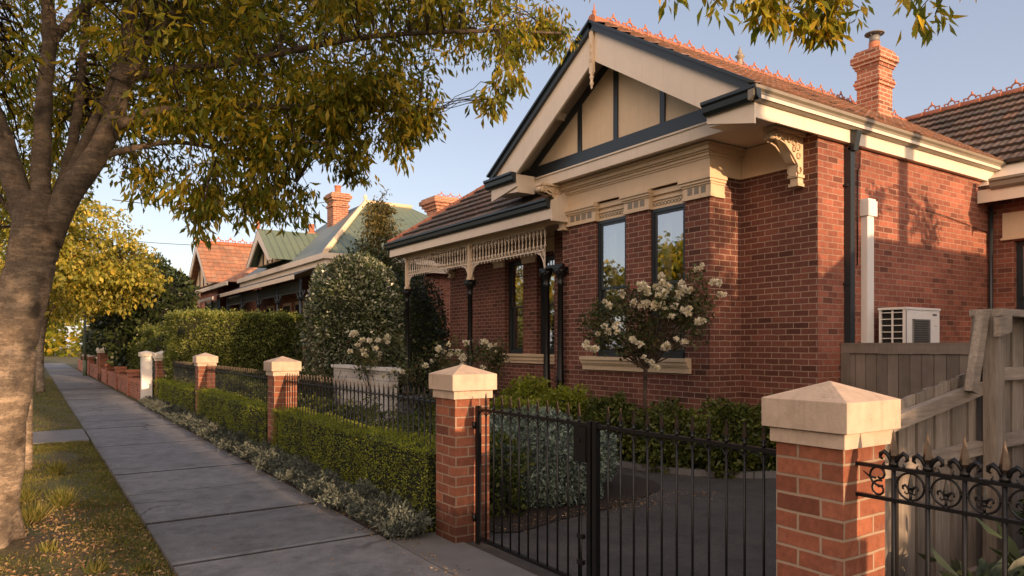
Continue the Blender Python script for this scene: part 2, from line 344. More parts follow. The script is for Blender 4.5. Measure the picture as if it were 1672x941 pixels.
# ground materials
def groundmats():
    m, nt, b, _ = newmat('concrete_paving'); P = worldvec(nt)
    n1 = noise_n(nt, P, .9, 5, .6); n2 = noise_n(nt, P, 70, 4, .7); n3 = noise_n(nt, P, 6, 6, .7)
    sx = N(nt, 'ShaderNodeSeparateXYZ'); nt.links.new(P, sx.inputs[0])
    fl = N(nt, 'ShaderNodeMath', operation='MULTIPLY'); nt.links.new(sx.outputs[1], fl.inputs[0]); fl.inputs[1].default_value = 1/1.55
    f2 = N(nt, 'ShaderNodeMath', operation='FLOOR'); nt.links.new(fl.outputs[0], f2.inputs[0])
    wn = nt.nodes.new('ShaderNodeTexWhiteNoise'); wn.noise_dimensions = '1D'; nt.links.new(f2.outputs[0], wn.inputs['W'])
    cc = mix(nt, n1, (.15,.155,.165), (.235,.24,.25))
    cc = mix(nt, 1, cc, ramp(nt, wn.outputs['Value'], [(0, (.82,.82,.83)), (1, (1.12,1.11,1.1))]).outputs[0], 'MULTIPLY')
    cc = mix(nt, 1, cc, ramp(nt, n3, [(.3, (.72,.72,.72)), (.7, (1.1,1.1,1.1))]).outputs[0], 'MULTIPLY')
    cc = mix(nt, .5, cc, ramp(nt, n2, [(.3, (.6,.6,.6)), (.6, (1.15,1.15,1.15))]).outputs[0], 'MULTIPLY')
    jt = N(nt, 'ShaderNodeMath', operation='MULTIPLY_ADD'); nt.links.new(sx.outputs[1], jt.inputs[0]); jt.inputs[1].default_value = 1/1.55; jt.inputs[2].default_value = 7.85/1.55
    jf = N(nt, 'ShaderNodeMath', operation='FRACT'); nt.links.new(jt.outputs[0], jf.inputs[0])
    cc = mix(nt, 1, cc, ramp(nt, jf.outputs[0], [(0, (.22,.21,.20)), (.016, (.3,.3,.3)), (.024, (1.15,1.15,1.14)), (.06, (1,1,1)), (.94, (.97,.97,.97)), (.978, (1.12,1.12,1.1)), (.986, (.3,.3,.3)), (1, (.22,.21,.2))]).outputs[0], 'MULTIPLY')
    spots = ramp(nt, noise_n(nt, P, 26, 2, .3), [(.24, (.45,.43,.42)), (.29, (1,1,1))]).outputs[0]; cc = mix(nt, .8, cc, spots, 'MULTIPLY')
    wv = N(nt, 'ShaderNodeTexNoise'); wv.inputs['Scale'].default_value = 3; nt.links.new(P, wv.inputs['Vector'])
    wa = N(nt, 'ShaderNodeVectorMath', operation='MULTIPLY_ADD'); nt.links.new(wv.outputs['Color'], wa.inputs[0]); wa.inputs[1].default_value = (.5,.5,0); nt.links.new(P, wa.inputs[2])
    vc = N(nt, 'ShaderNodeTexVoronoi', feature='DISTANCE_TO_EDGE'); vc.inputs['Scale'].default_value = .42; nt.links.new(wa.outputs[0], vc.inputs['Vector'])
    ck = ramp(nt, vc.outputs['Distance'], [(0, (.25,.24,.23)), (.004, (.4,.4,.4)), (.009, (1,1,1))]).outputs[0]
    cc = mix(nt, ramp(nt, noise_n(nt, P, .35, 2), [(.50, (0,0,0)), (.56, (1,1,1))]).outputs[0], cc, mix(nt, 1, cc, ck, 'MULTIPLY'))
    st = ramp(nt, noise_n(nt, P, 2.3, 7, .78), [(.36, (.62,.61,.60)), (.5, (1,1,1)), (.72, (1.18,1.17,1.15))]).outputs[0]; cc = mix(nt, .9, cc, st, 'MULTIPLY')
    dx = N(nt, 'ShaderNodeMath', operation='MULTIPLY_ADD'); nt.links.new(noise_n(nt, P, 5, 6, .8), dx.inputs[0]); dx.inputs[1].default_value = -.55; nt.links.new(sx.outputs[0], dx.inputs[2])
    edge = ramp(nt, dx.outputs[0], [(.55, (.55,.5,.45)), (.78, (1,1,1))]).outputs[0]; cc = mix(nt, .7, cc, edge, 'MULTIPLY')
    nt.links.new(cc, b.inputs['Base Color']); b.inputs['Roughness'].default_value = .82; bump(nt, b, n2, .35, .004)
    M['concrete'] = m
    m, nt, b, _ = newmat('asphalt'); P = worldvec(nt); n1 = noise_n(nt, P, 1.2, 5); n2 = noise_n(nt, P, 140, 3, .8)
    cc = mix(nt, n1, (.036,.034,.032), (.074,.070,.066)); cc = mix(nt, .8, cc, ramp(nt, n2, [(.35, (.5,.5,.5)), (.60, (1.5,1.5,1.5)), (.70, (4,4,4))]).outputs[0], 'MULTIPLY'); cc = mix(nt, .9, cc, ramp(nt, noise_n(nt, P, 2.6, 7, .75), [(.35, (.65,.65,.65)), (.5, (1,1,1)), (.68, (1.35,1.32,1.28))]).outputs[0], 'MULTIPLY')
    nt.links.new(cc, b.inputs['Base Color']); b.inputs['Roughness'].default_value = .8; bump(nt, b, n2, .6, .006)
    M['asphalt'] = m
    m, nt, b, _ = newmat('turf_soil'); P = worldvec(nt); n1 = noise_n(nt, P, 1.1, 6, .65); n2 = noise_n(nt, P, 28, 6, .75)
    cc = mix(nt, ramp(nt, n1, [(.42, (0,0,0)), (.58, (1,1,1))]).outputs[0], (.085,.095,.024), (.10,.075,.045))
    cc = mix(nt, .9, cc, ramp(nt, n2, [(.3, (.4,.4,.4)), (.65, (1.5,1.5,1.4))]).outputs[0], 'MULTIPLY')
    nt.links.new(cc, b.inputs['Base Color']); b.inputs['Roughness'].default_value = .95; bump(nt, b, n2, 1, .03)
    M['turf'] = m
groundmats()
def corrugated(name, c, c2):
    m, nt, b, _ = newmat(name); uv = coords(nt, 'UV'); P = worldvec(nt)
    n = noise_n(nt, P, 1.5, 5); cc = mix(nt, n, c, c2); nt.links.new(cc, b.inputs['Base Color']); b.inputs['Roughness'].default_value = .5
    w = nt.nodes.new('ShaderNodeTexWave'); w.inputs['Scale'].default_value = 1.2; w.bands_direction = 'X'; nt.links.new(uv, w.inputs['Vector'])
    bump(nt, b, w.outputs['Fac'], 1, .06); return m
M['green_roof'] = corrugated('green_corrugated_iron', (.10,.15,.11), (.16,.20,.14))
M['teal_roof'] = corrugated('grey_green_corrugated_iron', (.13,.17,.17), (.20,.24,.23))
# ---------------------------------------------------------------- foliage
def unit(a): return a/np.maximum(np.linalg.norm(a, axis=1, keepdims=True), 1e-9)
def leaf_arrays(P, D, Lh, Wd, fold=.15):
    n = len(P); r = unit(RNG.normal(size=(n,3))); S = unit(np.cross(D, r)); Nn = np.cross(D, S)
    Lh = np.broadcast_to(np.asarray(Lh, float).reshape(-1,1), (n,1)); Wd = np.broadcast_to(np.asarray(Wd, float).reshape(-1,1), (n,1))
    a = P; b = P+D*Lh*.5+S*Wd*.5+Nn*Wd*fold; c = P+D*Lh-Nn*Lh*.1; d = P+D*Lh*.5-S*Wd*.5+Nn*Wd*fold
    return np.stack([a,b,c,d], 1).reshape(-1,3)
def quads_obj(name, V, mats, parent=None, org=(0,0,0), extra=None):
    """V: (4n,3) world coordinates; extra: MB whose geometry is appended with material 1"""
    o0 = np.array(ORG[parent] if parent is not None else org, float)
    ev = np.array([tuple(v) for v in extra.v], float).reshape(-1,3) if extra else np.zeros((0,3))
    me = bpy.data.meshes.new(name); nq = len(V)//4
    allv = np.vstack([V, ev])-o0
    loops = np.arange(nq*4); sizes = np.full(nq, 4)
    if extra:
        el = np.array([i+nq*4 for f in extra.f for i in f]); es = np.array([len(f) for f in extra.f])
        loops = np.concatenate([loops, el]); sizes = np.concatenate([sizes, es])
    me.vertices.add(len(allv)); me.vertices.foreach_set('co', allv.astype(np.float32).ravel())
    me.loops.add(len(loops)); me.loops.foreach_set('vertex_index', loops.astype(np.int32))
    me.polygons.add(len(sizes)); st = np.concatenate([[0], np.cumsum(sizes)[:-1]])
    me.polygons.foreach_set('loop_start', st.astype(np.int32))
    mi = np.zeros(len(sizes), np.int32); mi[nq:] = 1
    me.polygons.foreach_set('material_index', mi)
    me.update(calc_edges=True); me.validate()
    return link_mesh(name, me, mats, parent, tuple(o0) if parent is None else None)
def blobcore(mb, c, r, seed=0, amp=.12, nu=18, nv=10, mi=1):
    base = len(mb.v)
    for j in range(nv+1):
        ph = math.pi*j/nv
        for i in range(nu):
            t = 2*math.pi*i/nu; d = Vector((math.sin(ph)*math.cos(t), math.sin(ph)*math.sin(t), math.cos(ph)))
            k = 1+amp*noise.noise(d*2+Vector((seed, 0, 0)))
            mb.v.append(Vector((c[0]+d.x*r[0]*k, c[1]+d.y*r[1]*k, c[2]+d.z*r[2]*k)))
    for j in range(nv):
        for i in range(nu):
            i2 = (i+1) % nu
            mb.f.append([base+j*nu+i, base+(j+1)*nu+i, base+(j+1)*nu+i2, base+j*nu+i2]); mb.mi.append(mi); mb.sm.append(True); mb.uv.append([(0,0)]*4)
def bump3(P, scale, seed=0):
    return np.array([noise.noise(Vector((p[0]*scale+seed, p[1]*scale, p[2]*scale))) for p in P])
def blob_leaves(c, r, n, Lh, Wd, rough=.18, shell=.35, droop=.2, seed=0, freq=2.2, zmin=None, outw=.8, sq=0):
    d = unit(RNG.normal(size=(n,3))); c = np.array(c, float)
    if sq: d = d/(np.sum(np.abs(d)**sq, axis=1)**(1/sq))[:,None]
    k = 1+rough*1.6*bump3(d, freq, seed)
    rad = 1-shell*RNG.random(n)**2
    P = np.array(c)+d*np.array(r)*(k*rad)[:,None]
    if zmin is not None: P[:,2] = np.maximum(P[:,2], zmin+RNG.random(n)*.05)
    D = unit(d*outw+RNG.normal(size=(n,3))*.75+np.array([0,0,-droop]))
    return leaf_arrays(P, D, Lh*(.6+.8*RNG.random(n)), Wd*(.6+.8*RNG.random(n)))
def bush(name, label, cat, c, r, n, Lh, Wd, mat, parent=None, group=None, core='core', rough=.18, seed=0, shell=.35, droop=.2, corek=.78, zmin=.02, sq=0):
    org = (c[0], c[1], 0)
    V = blob_leaves(c, r, n, Lh, Wd, rough, shell, droop, seed, zmin=zmin, sq=sq)
    ex = MB()
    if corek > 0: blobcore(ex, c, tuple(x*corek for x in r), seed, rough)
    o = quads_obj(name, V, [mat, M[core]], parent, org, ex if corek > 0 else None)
    if parent is None: tag(o, label, cat, group)
    return o
def hedge(name, label, x0, y0, x1, y1, z1, n, Lh, Wd, mat, z0=0., group=None, rough=.04, seed=0, rnd=.06, core='core'):
    """box hedge: leaves over a box whose edges are slightly rounded and uneven"""
    A = np.array([(y1-y0)*(z1-z0), (y1-y0)*(z1-z0), (x1-x0)*(z1-z0), (x1-x0)*(z1-z0), (x1-x0)*(y1-y0)*1.3]); k = RNG.choice(5, n, p=A/A.sum())
    a, b = RNG.random(n), RNG.random(n)
    X = x0+(x1-x0)*a; Y = y0+(y1-y0)*np.where(k < 2, a, b); Z = z0+(z1-z0)*b
    X = np.where(k == 0, x0, np.where(k == 1, x1, X)); Y = np.where(k == 2, y0, np.where(k == 3, y1, Y)); Z = np.where(k == 4, z1, Z)
    nr = np.array([(-1,0,0), (1,0,0), (0,-1,0), (0,1,0), (0,0,1)], float)[k]
    P = np.stack([X, Y, Z], 1)
    # round the edges
    ctr = np.array([(x0+x1)/2, (y0+y1)/2, z0]); hs = np.array([(x1-x0)/2, (y1-y0)/2, z1-z0]); q = (P-ctr)/hs
    e = np.maximum(0, np.abs(q)-(1-rnd/np.maximum(hs, .01))); out = np.sort(np.abs(q), axis=1)
    P -= np.sign(q)*e*hs*.35*(out[:,1:2] > .85)
    P += nr*((RNG.random(n) < .05)*RNG.random(n)*(.05+rough*.8))[:,None]
    P += nr*((bump3(P, 1.6, seed)*rough*1.6+bump3(P, 6, seed+9)*rough*.8)[:,None]) - nr*(RNG.random(n)**2*.05)[:,None]
    D = unit(nr*.6+RNG.normal(size=(n,3))*.7+np.array([0,0,.25]))
    V = leaf_arrays(P, D, Lh*(.6+.8*RNG.random(n)), Wd*(.6+.8*RNG.random(n)))
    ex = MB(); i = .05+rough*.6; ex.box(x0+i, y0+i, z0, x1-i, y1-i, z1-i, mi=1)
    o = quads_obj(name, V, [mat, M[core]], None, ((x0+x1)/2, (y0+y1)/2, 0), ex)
    return tag(o, label, 'hedge', group)
def twigpath(a, b, sag=.1, n=5, jit=.06):
    a, b = Vector(a), Vector(b); pts = []
    L = (b-a).length
    for i in range(n+1):
        t = i/n; p = a.lerp(b, t); p.z += math.sin(t*math.pi)*sag*L
        if 0 < i < n: p += Vector((random.uniform(-1,1), random.uniform(-1,1), random.uniform(-1,1)))*jit*L*.4
        pts.append(p)
    return pts
M['kerb'] = painted('plain_concrete', (.17,.17,.172), .85, .25, 3, .3, .5, streak=False)
# ---------------------------------------------------------------- the setting: ground, verge, path, road, drive
def sheet(name, pts, z, mat):
    mb = MB(); mb.face([(p[0], p[1], z) for p in pts]); o = mb.build(name, mat); return tag(o, kind='structure')
sheet('ground', [(-260,-120),(260,-120),(260,420),(-260,420)], -.02, M['turf'])
PX0, PX1 = .92, 2.62
def grid_sheet(name, x0, x1, y0, y1, nx, ny, zf, mat):
    mb = MB(); P = [[(x0+(x1-x0)*i/nx, y0+(y1-y0)*j/ny) for i in range(nx+1)] for j in range(ny+1)]
    for j in range(ny):
        for i in range(nx):
            q = [P[j][i], P[j][i+1], P[j+1][i+1], P[j+1][i]]
            mb.face([(a, b, zf(a, b)) for a, b in q], sm=True)
    return tag(mb.build(name, mat), kind='structure')
def vz(x, y):
    e = min(1, max(0, (PX0-x)/.25)); d = math.hypot(x+.25, y-7.27)
    return -.015+e*(.03*noise.noise(Vector((x*1.3, y*1.3, 0)))+.015*noise.noise(Vector((x*5, y*5, 3)))+.02)+.14*math.exp(-(d/.75)**2)
grid_sheet('verge', -2.2, PX0+.02, -6, 15.05, 60, 300, vz, M['turf'])
grid_sheet('verge', -2.2, PX0+.02, 17.1, 75, 14, 120, vz, M['turf'])
# footpath of poured slabs with open joints, and the slab crossover that cuts the verge
mb = MB(); y = -7.85; k = 0
random.seed(3)
while y < 78:
    L0 = 1.55
    z = .03+random.uniform(-.004, .006)
    mb.box(PX0, y+.011, -.1, PX1, y+L0-.011, z); y += L0
o = tag(mb.build('footpath', M['concrete']), kind='structure')
mo = o.modifiers.new('edge', 'BEVEL'); mo.width = .012; mo.segments = 2
mb = MB()
for i in range(3): mb.box(-2.25+i*1.05, 15.1, -.1, -1.21+i*1.05, 17.05, .028)
tag(mb.build('footpath_crossing', M['kerb']), kind='structure')
sheet('footpath_base', [(PX0,-8),(PX1,-8),(PX1,78),(PX0,78)], -.005, M['soil'])
mb = MB(); mb.box(-2.45, -60, -.1, -2.2, 90, .02); tag(mb.build('kerb', M['kerb']), kind='structure')
sheet('road', [(-10.5,-70),(-2.45,-70),(-2.45,120),(-10.5,120)], -.012, M['asphalt'])
mb = MB(); mb.box(-10.75, -60, -.1, -10.5, 120, .05); tag(mb.build('kerb', M['kerb']), kind='structure')
sheet('footpath', [(-14.5,-60),(-12.5,-60),(-12.5,120),(-14.5,120)], .03, M['concrete'])
# the strip between path and gate
sheet('planting_bed', [(PX1,5.95),(3.1,5.95),(3.1,23.6),(PX1,23.6)], .028, M['soil'])
def smooth_poly(pts, n=6):
    out = []; K = len(pts)
    for i in range(K):
        p0, p1, p2, p3 = (Vector(pts[(i+j-1) % K]) for j in range(4))
        for s in range(n):
            t = s/n; q = .5*((2*p1)+(p2-p0)*t+(2*p0-5*p1+4*p2-p3)*t*t+(3*p1-p0-3*p2+p3)*t**3); out.append((q.x, q.y))
    return out
sheet('driveway', [(3.14,1.7),(3.4,2.18),(9.5,2.18),(13.6,2.18),(13.6,5.86),(9.0,5.86),(8.3,7.1),(8.3,10.4),(7.6,12),(3.4,5.6),(3.14,5.6)], .018, M['asphalt'])
mb = MB()
for ya, yb in ((-2.5, -.45), (-.43, 1.75), (1.77, 3.78), (3.80, 5.88)): mb.box(PX1+.012, ya, -.1, 3.135, yb, .030)
o = tag(mb.build('crossover', M['kerb']), kind='structure'); mo = o.modifiers.new('edge', 'BEVEL'); mo.width = .008; mo.segments = 2
# island bed under the blue-grey shrub, and the bed along the house
isl = smooth_poly([(3.45,5.75),(4.4,5.62),(5.6,5.85),(6.45,6.35),(6.5,7.3),(5.9,9.4),(5.4,11.8),(3.5,12.5),(3.3,9)])
sheet('planting_bed', isl, .03, M['soil'])
bed = [(6.95,11.6),(6.8,9.8),(6.85,8.4),(7.0,7.3),(7.3,6.55),(7.8,6.0),(8.5,5.62),(9.3,5.5),(9.6,5.55),(9.6,5.85),(9.02,5.87),(9.0,7.15),(8.3,7.15),(8.3,10.4),(8.3,11.6)]
sheet('planting_bed', bed, .05, M['soil'])
mb = MB(); ed = [(6.95,11.6),(6.8,9.8),(6.85,8.4),(7.0,7.3),(7.3,6.55),(7.8,6.0),(8.5,5.62),(9.3,5.5),(9.7,5.5)]
pth = []
for i in range(len(ed)-1):
    for s in range(4):
        p = Vector(ed[i]).lerp(Vector(ed[i+1]), s/4); pth.append(p)
for i in range(len(pth)-1):
    mb.bar((pth[i].x, pth[i].y, .055), (pth[i+1].x, pth[i+1].y, .055), .09, .09)
tag(mb.build('bed_edging', M['kerb']), kind='structure')
sheet('garden_soil', [(3.1,-9),(14,-9),(14,2.1),(3.4,2.1),(3.1,1.85)], .01, M['soil'])
# grass: blades over the verge, denser where the photo has turf
def blades(name, n, xr, yr, h, dens, extra_h=None, mat=None):
    X = xr[0]+(xr[1]-xr[0])*RNG.random(n*3); Y = yr[0]+(yr[1]-yr[0])*RNG.random(n*3)
    keep = np.array([dens(a, b) for a, b in zip(X, Y)]) > RNG.random(n*3); X, Y = X[keep][:n], Y[keep][:n]; n = len(X)
    Z = np.array([vz(a, b) for a, b in zip(X, Y)])
    D = unit(np.stack([RNG.normal(size=n)*.75, RNG.normal(size=n)*.75, np.ones(n)*.9], 1))
    Hh = h*(.4+.9*RNG.random(n))
    V = leaf_arrays(np.stack([X, Y, Z-.004], 1), D, Hh, .006+.004*RNG.random(n), .05)
    o = quads_obj(name, V, mat or L['grass']); return tag(o, kind='stuff')
def dens1(x, y):
    g = noise.noise(Vector((x*1.1, y*1.1, 5)))*.9+.5
    near = math.hypot(x+.2, y-7.3)
    if near < .42: return 0
    bare = math.exp(-((x-.1)**2/.25+(y-7.1)**2/1.2))
    return max(.04, g+.25*min(1, max(0, (x-.2)/.5))-bare*.9)
tag(blades('grass', 95000, (-2.1, PX0-.01), (3.5, 15.0), .038, dens1), 'short patchy grass growing on the verge beside the footpath', 'grass')
tag(blades('grass', 40000, (-2.1, PX0-.01), (17.15, 45), .05, lambda x, y: .9), 'turf of the verge beyond the slab crossing', 'grass')
# fallen leaves and bark litter
def litter(name, n, fn, s, label, tilt=.18):
    P = []
    while len(P) < n:
        p = fn()
        if p: P.append(p)
    P = np.array(P); D = unit(np.stack([RNG.normal(size=n), RNG.normal(size=n), RNG.normal(size=n)*tilt], 1))
    V = leaf_arrays(P, D, s*(.5+RNG.random(n)), s*.45*(.5+RNG.random(n)), .3)
    return tag(quads_obj(name, V, L['litter']), label, 'leaf litter', kind='stuff')
litter('leaf_litter', 5200, lambda: (lambda a, r: (-.25+math.cos(a)*r, 7.0+math.sin(a)*r*1.5, vz(-.25+math.cos(a)*r, 7.0+math.sin(a)*r*1.5)+.012) if -.25+math.cos(a)*r < PX0 else None)(random.uniform(0, 6.28), random.random()**.6*1.5+.2), .035, 'dry leaves and bark chips lying around the foot of the big street tree', .5)
litter('leaf_litter', 900, lambda: (PX1+random.gauss(.02, .09), random.uniform(4.6, 22), .042), .022, 'tiny dry leaves caught along the planted edge of the footpath')
litter('leaf_litter', 420, lambda: (random.uniform(PX0-.1, PX1), random.uniform(2.5, 16)+random.random(), .042), .016, 'scattered leaf crumbs on the footpath slabs')
litter('leaf_litter', 700, lambda: (random.uniform(3.4, 6.6), 5.62+random.gauss(.0, .12)+max(0, random.random()-.3)*.3, .04), .02, 'small dry leaves along the edge of the driveway bed')
# grassy tufts and a little seedling weed on the verge
def tuft(x, y, n, h, label, mat='grass'):
    z = vz(x, y); D = unit(np.stack([RNG.normal(size=n)*.5, RNG.normal(size=n)*.5, np.ones(n)], 1))
    P = np.stack([x+RNG.normal(size=n)*.03, y+RNG.normal(size=n)*.03, np.full(n, z-.01)], 1)
    V = leaf_arrays(P, D, h*(.4+.7*RNG.random(n)), .012, .1)
    tag(quads_obj('grass_tuft', V, L[mat], None, (x, y, z)), label, 'grass tuft', 'grass tufts on the verge')
tuft(.28, 9.0, 260, .26, 'pale spiky grass tuft on the verge by the slim grey trunk')
tuft(.02, 8.4, 220, .24, 'tall grass tuft just right of the big trunk')
tuft(.30, 11.4, 200, .24, 'upright spiky tuft farther along the verge, near the path')
tuft(-.05, 9.6, 200, .22, 'low tuft at the foot of the slim grey trunk')
tuft(.42, 6.35, 90, .14, 'small green tuft in the leaf litter nearest the camera')
tuft(.72, 6.15, 110, .10, 'low tuft where the verge meets the footpath, bottom of the picture')
tuft(.12, 6.9, 80, .12, 'short tuft at the right foot of the big trunk')
# ---------------------------------------------------------------- pillars, iron fence, gates, front hedges
def pillar(name, label, x, y, w, hb, cap='cap', uvk=0, group='brick gate and fence pillars with rendered caps', capk=1.0):
    e = empty(name, (x+w/2, y+w/2, 0), label, 'pillar', group)
    mb = MB()
    c = [(x, y+w), (x, y), (x+w, y), (x+w, y+w)]
    for i in range(4):
        a, b = c[i], c[(i+1) % 4]; u0 = i*w+uvk
        mb.face([(a[0],a[1],0), (b[0],b[1],0), (b[0],b[1],hb), (a[0],a[1],hb)], uv=[(u0,0),(u0+w,0),(u0+w,hb),(u0,hb)])
    mb.face([(x,y,hb),(x+w,y,hb),(x+w,y+w,hb),(x,y+w,hb)])
    mb.build('brick_shaft', M['brick_pillar'], e)
    mb = MB(); k = capk; o1, o2 = .022*k, .050*k; z = hb+.001
    z1, z2, z3 = hb+.075*k, hb+.215*k, hb+.30*k
    mb.box(x-o1, y-o1, z, x+w+o1, y+w+o1, z1-.006)
    mb.box(x-o1+.012, y-o1+.012, z1-.006, x+w+o1-.012, y+w+o1-.012, z1)
    mb.box(x-o2, y-o2, z1, x+w+o2, y+w+o2, z2, skip='t')
    q = [(x-o2,y-o2,z2),(x+w+o2,y-o2,z2),(x+w+o2,y+w+o2,z2),(x-o2,y+w+o2,z2)]; a = (x+w/2, y+w/2, z3)
    for i in range(4): mb.face((q[i], q[(i+1) % 4], a))
    o = mb.build('cap', M[cap], e)
    # weld so that the bevel rounds the arrises
    import bmesh as _b
    bm = _b.new(); bm.from_mesh(o.data); _b.ops.remove_doubles(bm, verts=bm.verts, dist=.0005); bm.to_mesh(o.data); bm.free()
    m = o.modifiers.new('arris', 'BEVEL'); m.width = .008; m.segments = 2; m.limit_method = 'ANGLE'; m.angle_limit = R(15)
    return e
W_ = .35
pillar('gate_pillar', 'closest brick gate pillar with cream pyramid cap, between gate and scrolled fence', 3.05, 1.86, W_, 1.275)
pillar('gate_pillar', 'brick gate pillar with cream pyramid cap at the far side of the driveway gate', 3.05, 5.43, W_, 1.275)
pillar('fence_pillar', 'brick fence pillar whose cream cap catches a patch of sun, between two clipped hedges', 3.05, 10.98, W_, 1.275)
pillar('fence_pillar', 'brick fence pillar with pale cap, second from the far end of the iron fence', 3.05, 16.85, W_, 1.275)
pillar('fence_pillar', 'farthest brick pillar of the iron fence, against a white post', 3.05, 23.1, W_, 1.275, 'cap_white')
pillar('fence_pillar', 'brick fence pillar at the near end of the scrolled fence', 3.05, -2.4, W_, 1.275)
FX = 3.225
def finial_small(mb, x, y, z, h=.13, mi=0):
    mb.lathe((x, y, z), [(.007,0),(.013,.008),(.013,.016),(.007,.022),(.007,.04)], 6, mi)
    mb.prism([(y-.011, z+.04), (y+.011, z+.04), (y+.014, z+.055), (y, z+h), (y-.014, z+.055)], 'x', x-.005, x+.005, 1)
    for s in (-1, 1):
        mb.tube([(x, y, z+.02), (x, y+s*.012, z+.036), (x, y+s*.022, z+.034), (x, y+s*.024, z+.024)], .0035, 4, mi=mi)
IRON = None
def picket_proto(z0, z1, fin_h, r=.0075):
    """one picket at the origin with its spear head"""
    e = MB(); e.tube([(0,0,z0), (0,0,z1)], r, 6); f = MB(); finial_small(f, 0, 0, z1, fin_h)
    return e, f
_picks = {}
def picket(parent, x, y, z0, z1, fin_h=.12):
    key = (z0, z1, fin_h)
    if key not in _picks:
        a, b = picket_proto(z0, z1, fin_h)
        pe = MB.build; ma = a.build('picket', M['black_iron']); mb_ = b.build('finial', [M['black_iron'], M['spear']])
        _picks[key] = (ma.data, mb_.data)
        bpy.data.objects.remove(ma); bpy.data.objects.remove(mb_)
    ma, mb_ = _picks[key]; o0 = ORG[parent]
    p = bpy.data.objects.new('picket', ma); col.objects.link(p); p.parent = parent; p.location = (x-o0.x, y-o0.y, -o0.z)
    f = bpy.data.objects.new('finial', mb_); col.objects.link(f); f.parent = p
    return p
def iron_panel(label, y0, y1, n, zt=1.2, zb=.18):
    e = empty('iron_fence_panel', (FX, (y0+y1)/2, 0), label, 'fence', 'spear-topped iron fence panels between the pillars')
    for nm, z in (('top_rail', zt), ('bottom_rail', zb)):
        mb = MB(); mb.box(FX-.013, y0, z-.006, FX+.013, y1, z+.006); mb.build(nm, M['black_iron'], e)
    ys = [y0+(i+.5)*(y1-y0)/n for i in range(n)]
    for y in ys: picket(e, FX, y, zb-.06, zt+.006)
    mb = MB(); s = (y1-y0)/n
    for i in range(n-1):
        mb.ring((FX, ys[i]+s/2, zt-.065), s/2-.004, .004, 8, 4, 'x', 0, math.pi)
    mb.build('arch_row', M['black_iron'], e)
iron_panel('spear-topped iron fence panel nearest the driveway gate, above a clipped hedge', 5.80, 10.96, 42)
iron_panel('spear-topped iron fence panel between the second and third caps, above the middle hedge', 11.35, 16.83, 42)
iron_panel('farthest spear-topped iron fence panel, beside the tall leafy hedge', 17.22, 23.08, 42)
def gate_leaf(label, y0, y1, n, latch):
    e = empty('gate_leaf', (FX, (y0+y1)/2, 0), label, 'gate')
    zt, zb = 1.195, .08
    for nm, z in (('top_rail', zt), ('bottom_rail', zb)):
        mb = MB(); mb.box(FX-.016, y0+.02, z-.016, FX+.016, y1-.02, z+.008); mb.build(nm, M['black_iron'], e)
    for y in (y0, y1):
        mb = MB(); mb.box(FX-.02, y-.02, .03, FX+.02, y+.02, zt+.025); mb.build('stile', M['black_iron'], e)
    ys = [y0+(i+1)*(y1-y0)/(n+1) for i in range(n)]
    for y in ys: picket(e, FX, y, zb, zt+.008, .13)
    s = (y1-y0)/(n+1); mb = MB()
    for i in range(n+1):
        mb.ring((FX, y0+(i+.5)*s, zt-.016-s/2+.0), s/2-.005, .0045, 10, 4, 'x', 0, math.pi)
    mb.build('arch_row', M['black_iron'], e)
    if latch == 'plate':
        mb = MB(); mb.box(FX-.03, y0+.022, .93, FX+.03, y0+.15, 1.175); mb.lathe((FX-.032, y0+.09, 1.08), [(.012,-.012),(.012,.0)], 8, axis='x'); mb.build('lock_plate', M['black_iron'], e)
        mb = MB(); mb.tube([(FX-.035, y0+.06, .55), (FX-.035, y0+.06, .08)], .008, 6); mb.box(FX-.05, y0+.03, .40, FX-.02, y0+.09, .43); mb.box(FX-.05, y0+.03, .22, FX-.02, y0+.09, .25)
        mb.build('drop_bolt', M['black_iron'], e)
    hy = y1 if latch == 'plate' else y0; s = 1 if latch == 'plate' else -1
    for z in (.25, 1.05):
        mb = MB(); mb.box(FX-.022, min(hy, hy+s*.07), z-.025, FX+.012, max(hy, hy+s*.07), z+.025); mb.lathe((FX-.03, hy+s*.02, z-.03), [(.014,0),(.014,.06)], 8); mb.build('hinge', M['black_iron'], e)
    return e
gate_leaf('far leaf of the black iron driveway gate, carrying the lock plate', 3.83, 5.33, 11, 'plate')
gate_leaf('near leaf of the black iron driveway gate, hinged on the closest brick pillar', 2.29, 3.77, 11, '')
# scrolled fence on the neighbour's side
def fleur(mb, x, y, z, s=1., mi=0, tip=1):
    mb.lathe((x, y, z), [(.010*s,0),(.018*s,.006*s),(.018*s,.014*s),(.010*s,.02*s),(.009*s,.03*s)], 8, mi)
    mb.lathe((x, y, z+.03*s), [(.010*s,0),(.020*s,.014*s),(.017*s,.035*s),(.010*s,.07*s),(.001,.115*s)], 4, tip, sm=False)
    for d in (-1, 1):
        mb.tube([(x, y+d*.006*s, z+.008*s), (x, y+d*.020*s, z+.04*s), (x, y+d*.038*s, z+.055*s), (x, y+d*.052*s, z+.046*s), (x, y+d*.053*s, z+.030*s), (x, y+d*.044*s, z+.024*s)], [.007*s,.009*s,.010*s,.009*s,.007*s,.004*s], 6, mi=mi)
        mb.tube([(x, y+d*.008*s, z+.005*s), (x, y+d*.028*s, z-.005*s), (x, y+d*.042*s, z+.004*s), (x, y+d*.036*s, z+.014*s)], [.005*s,.006*s,.005*s,.003*s], 5, mi=mi)
FX2 = 3.16
e = empty('ornate_iron_fence', (FX2, -.1, 0), 'black wrought iron fence with fleur finials and a row of rings, beside the closest pillar', 'fence')
zt, zm, zb = 1.205, 1.065, .2
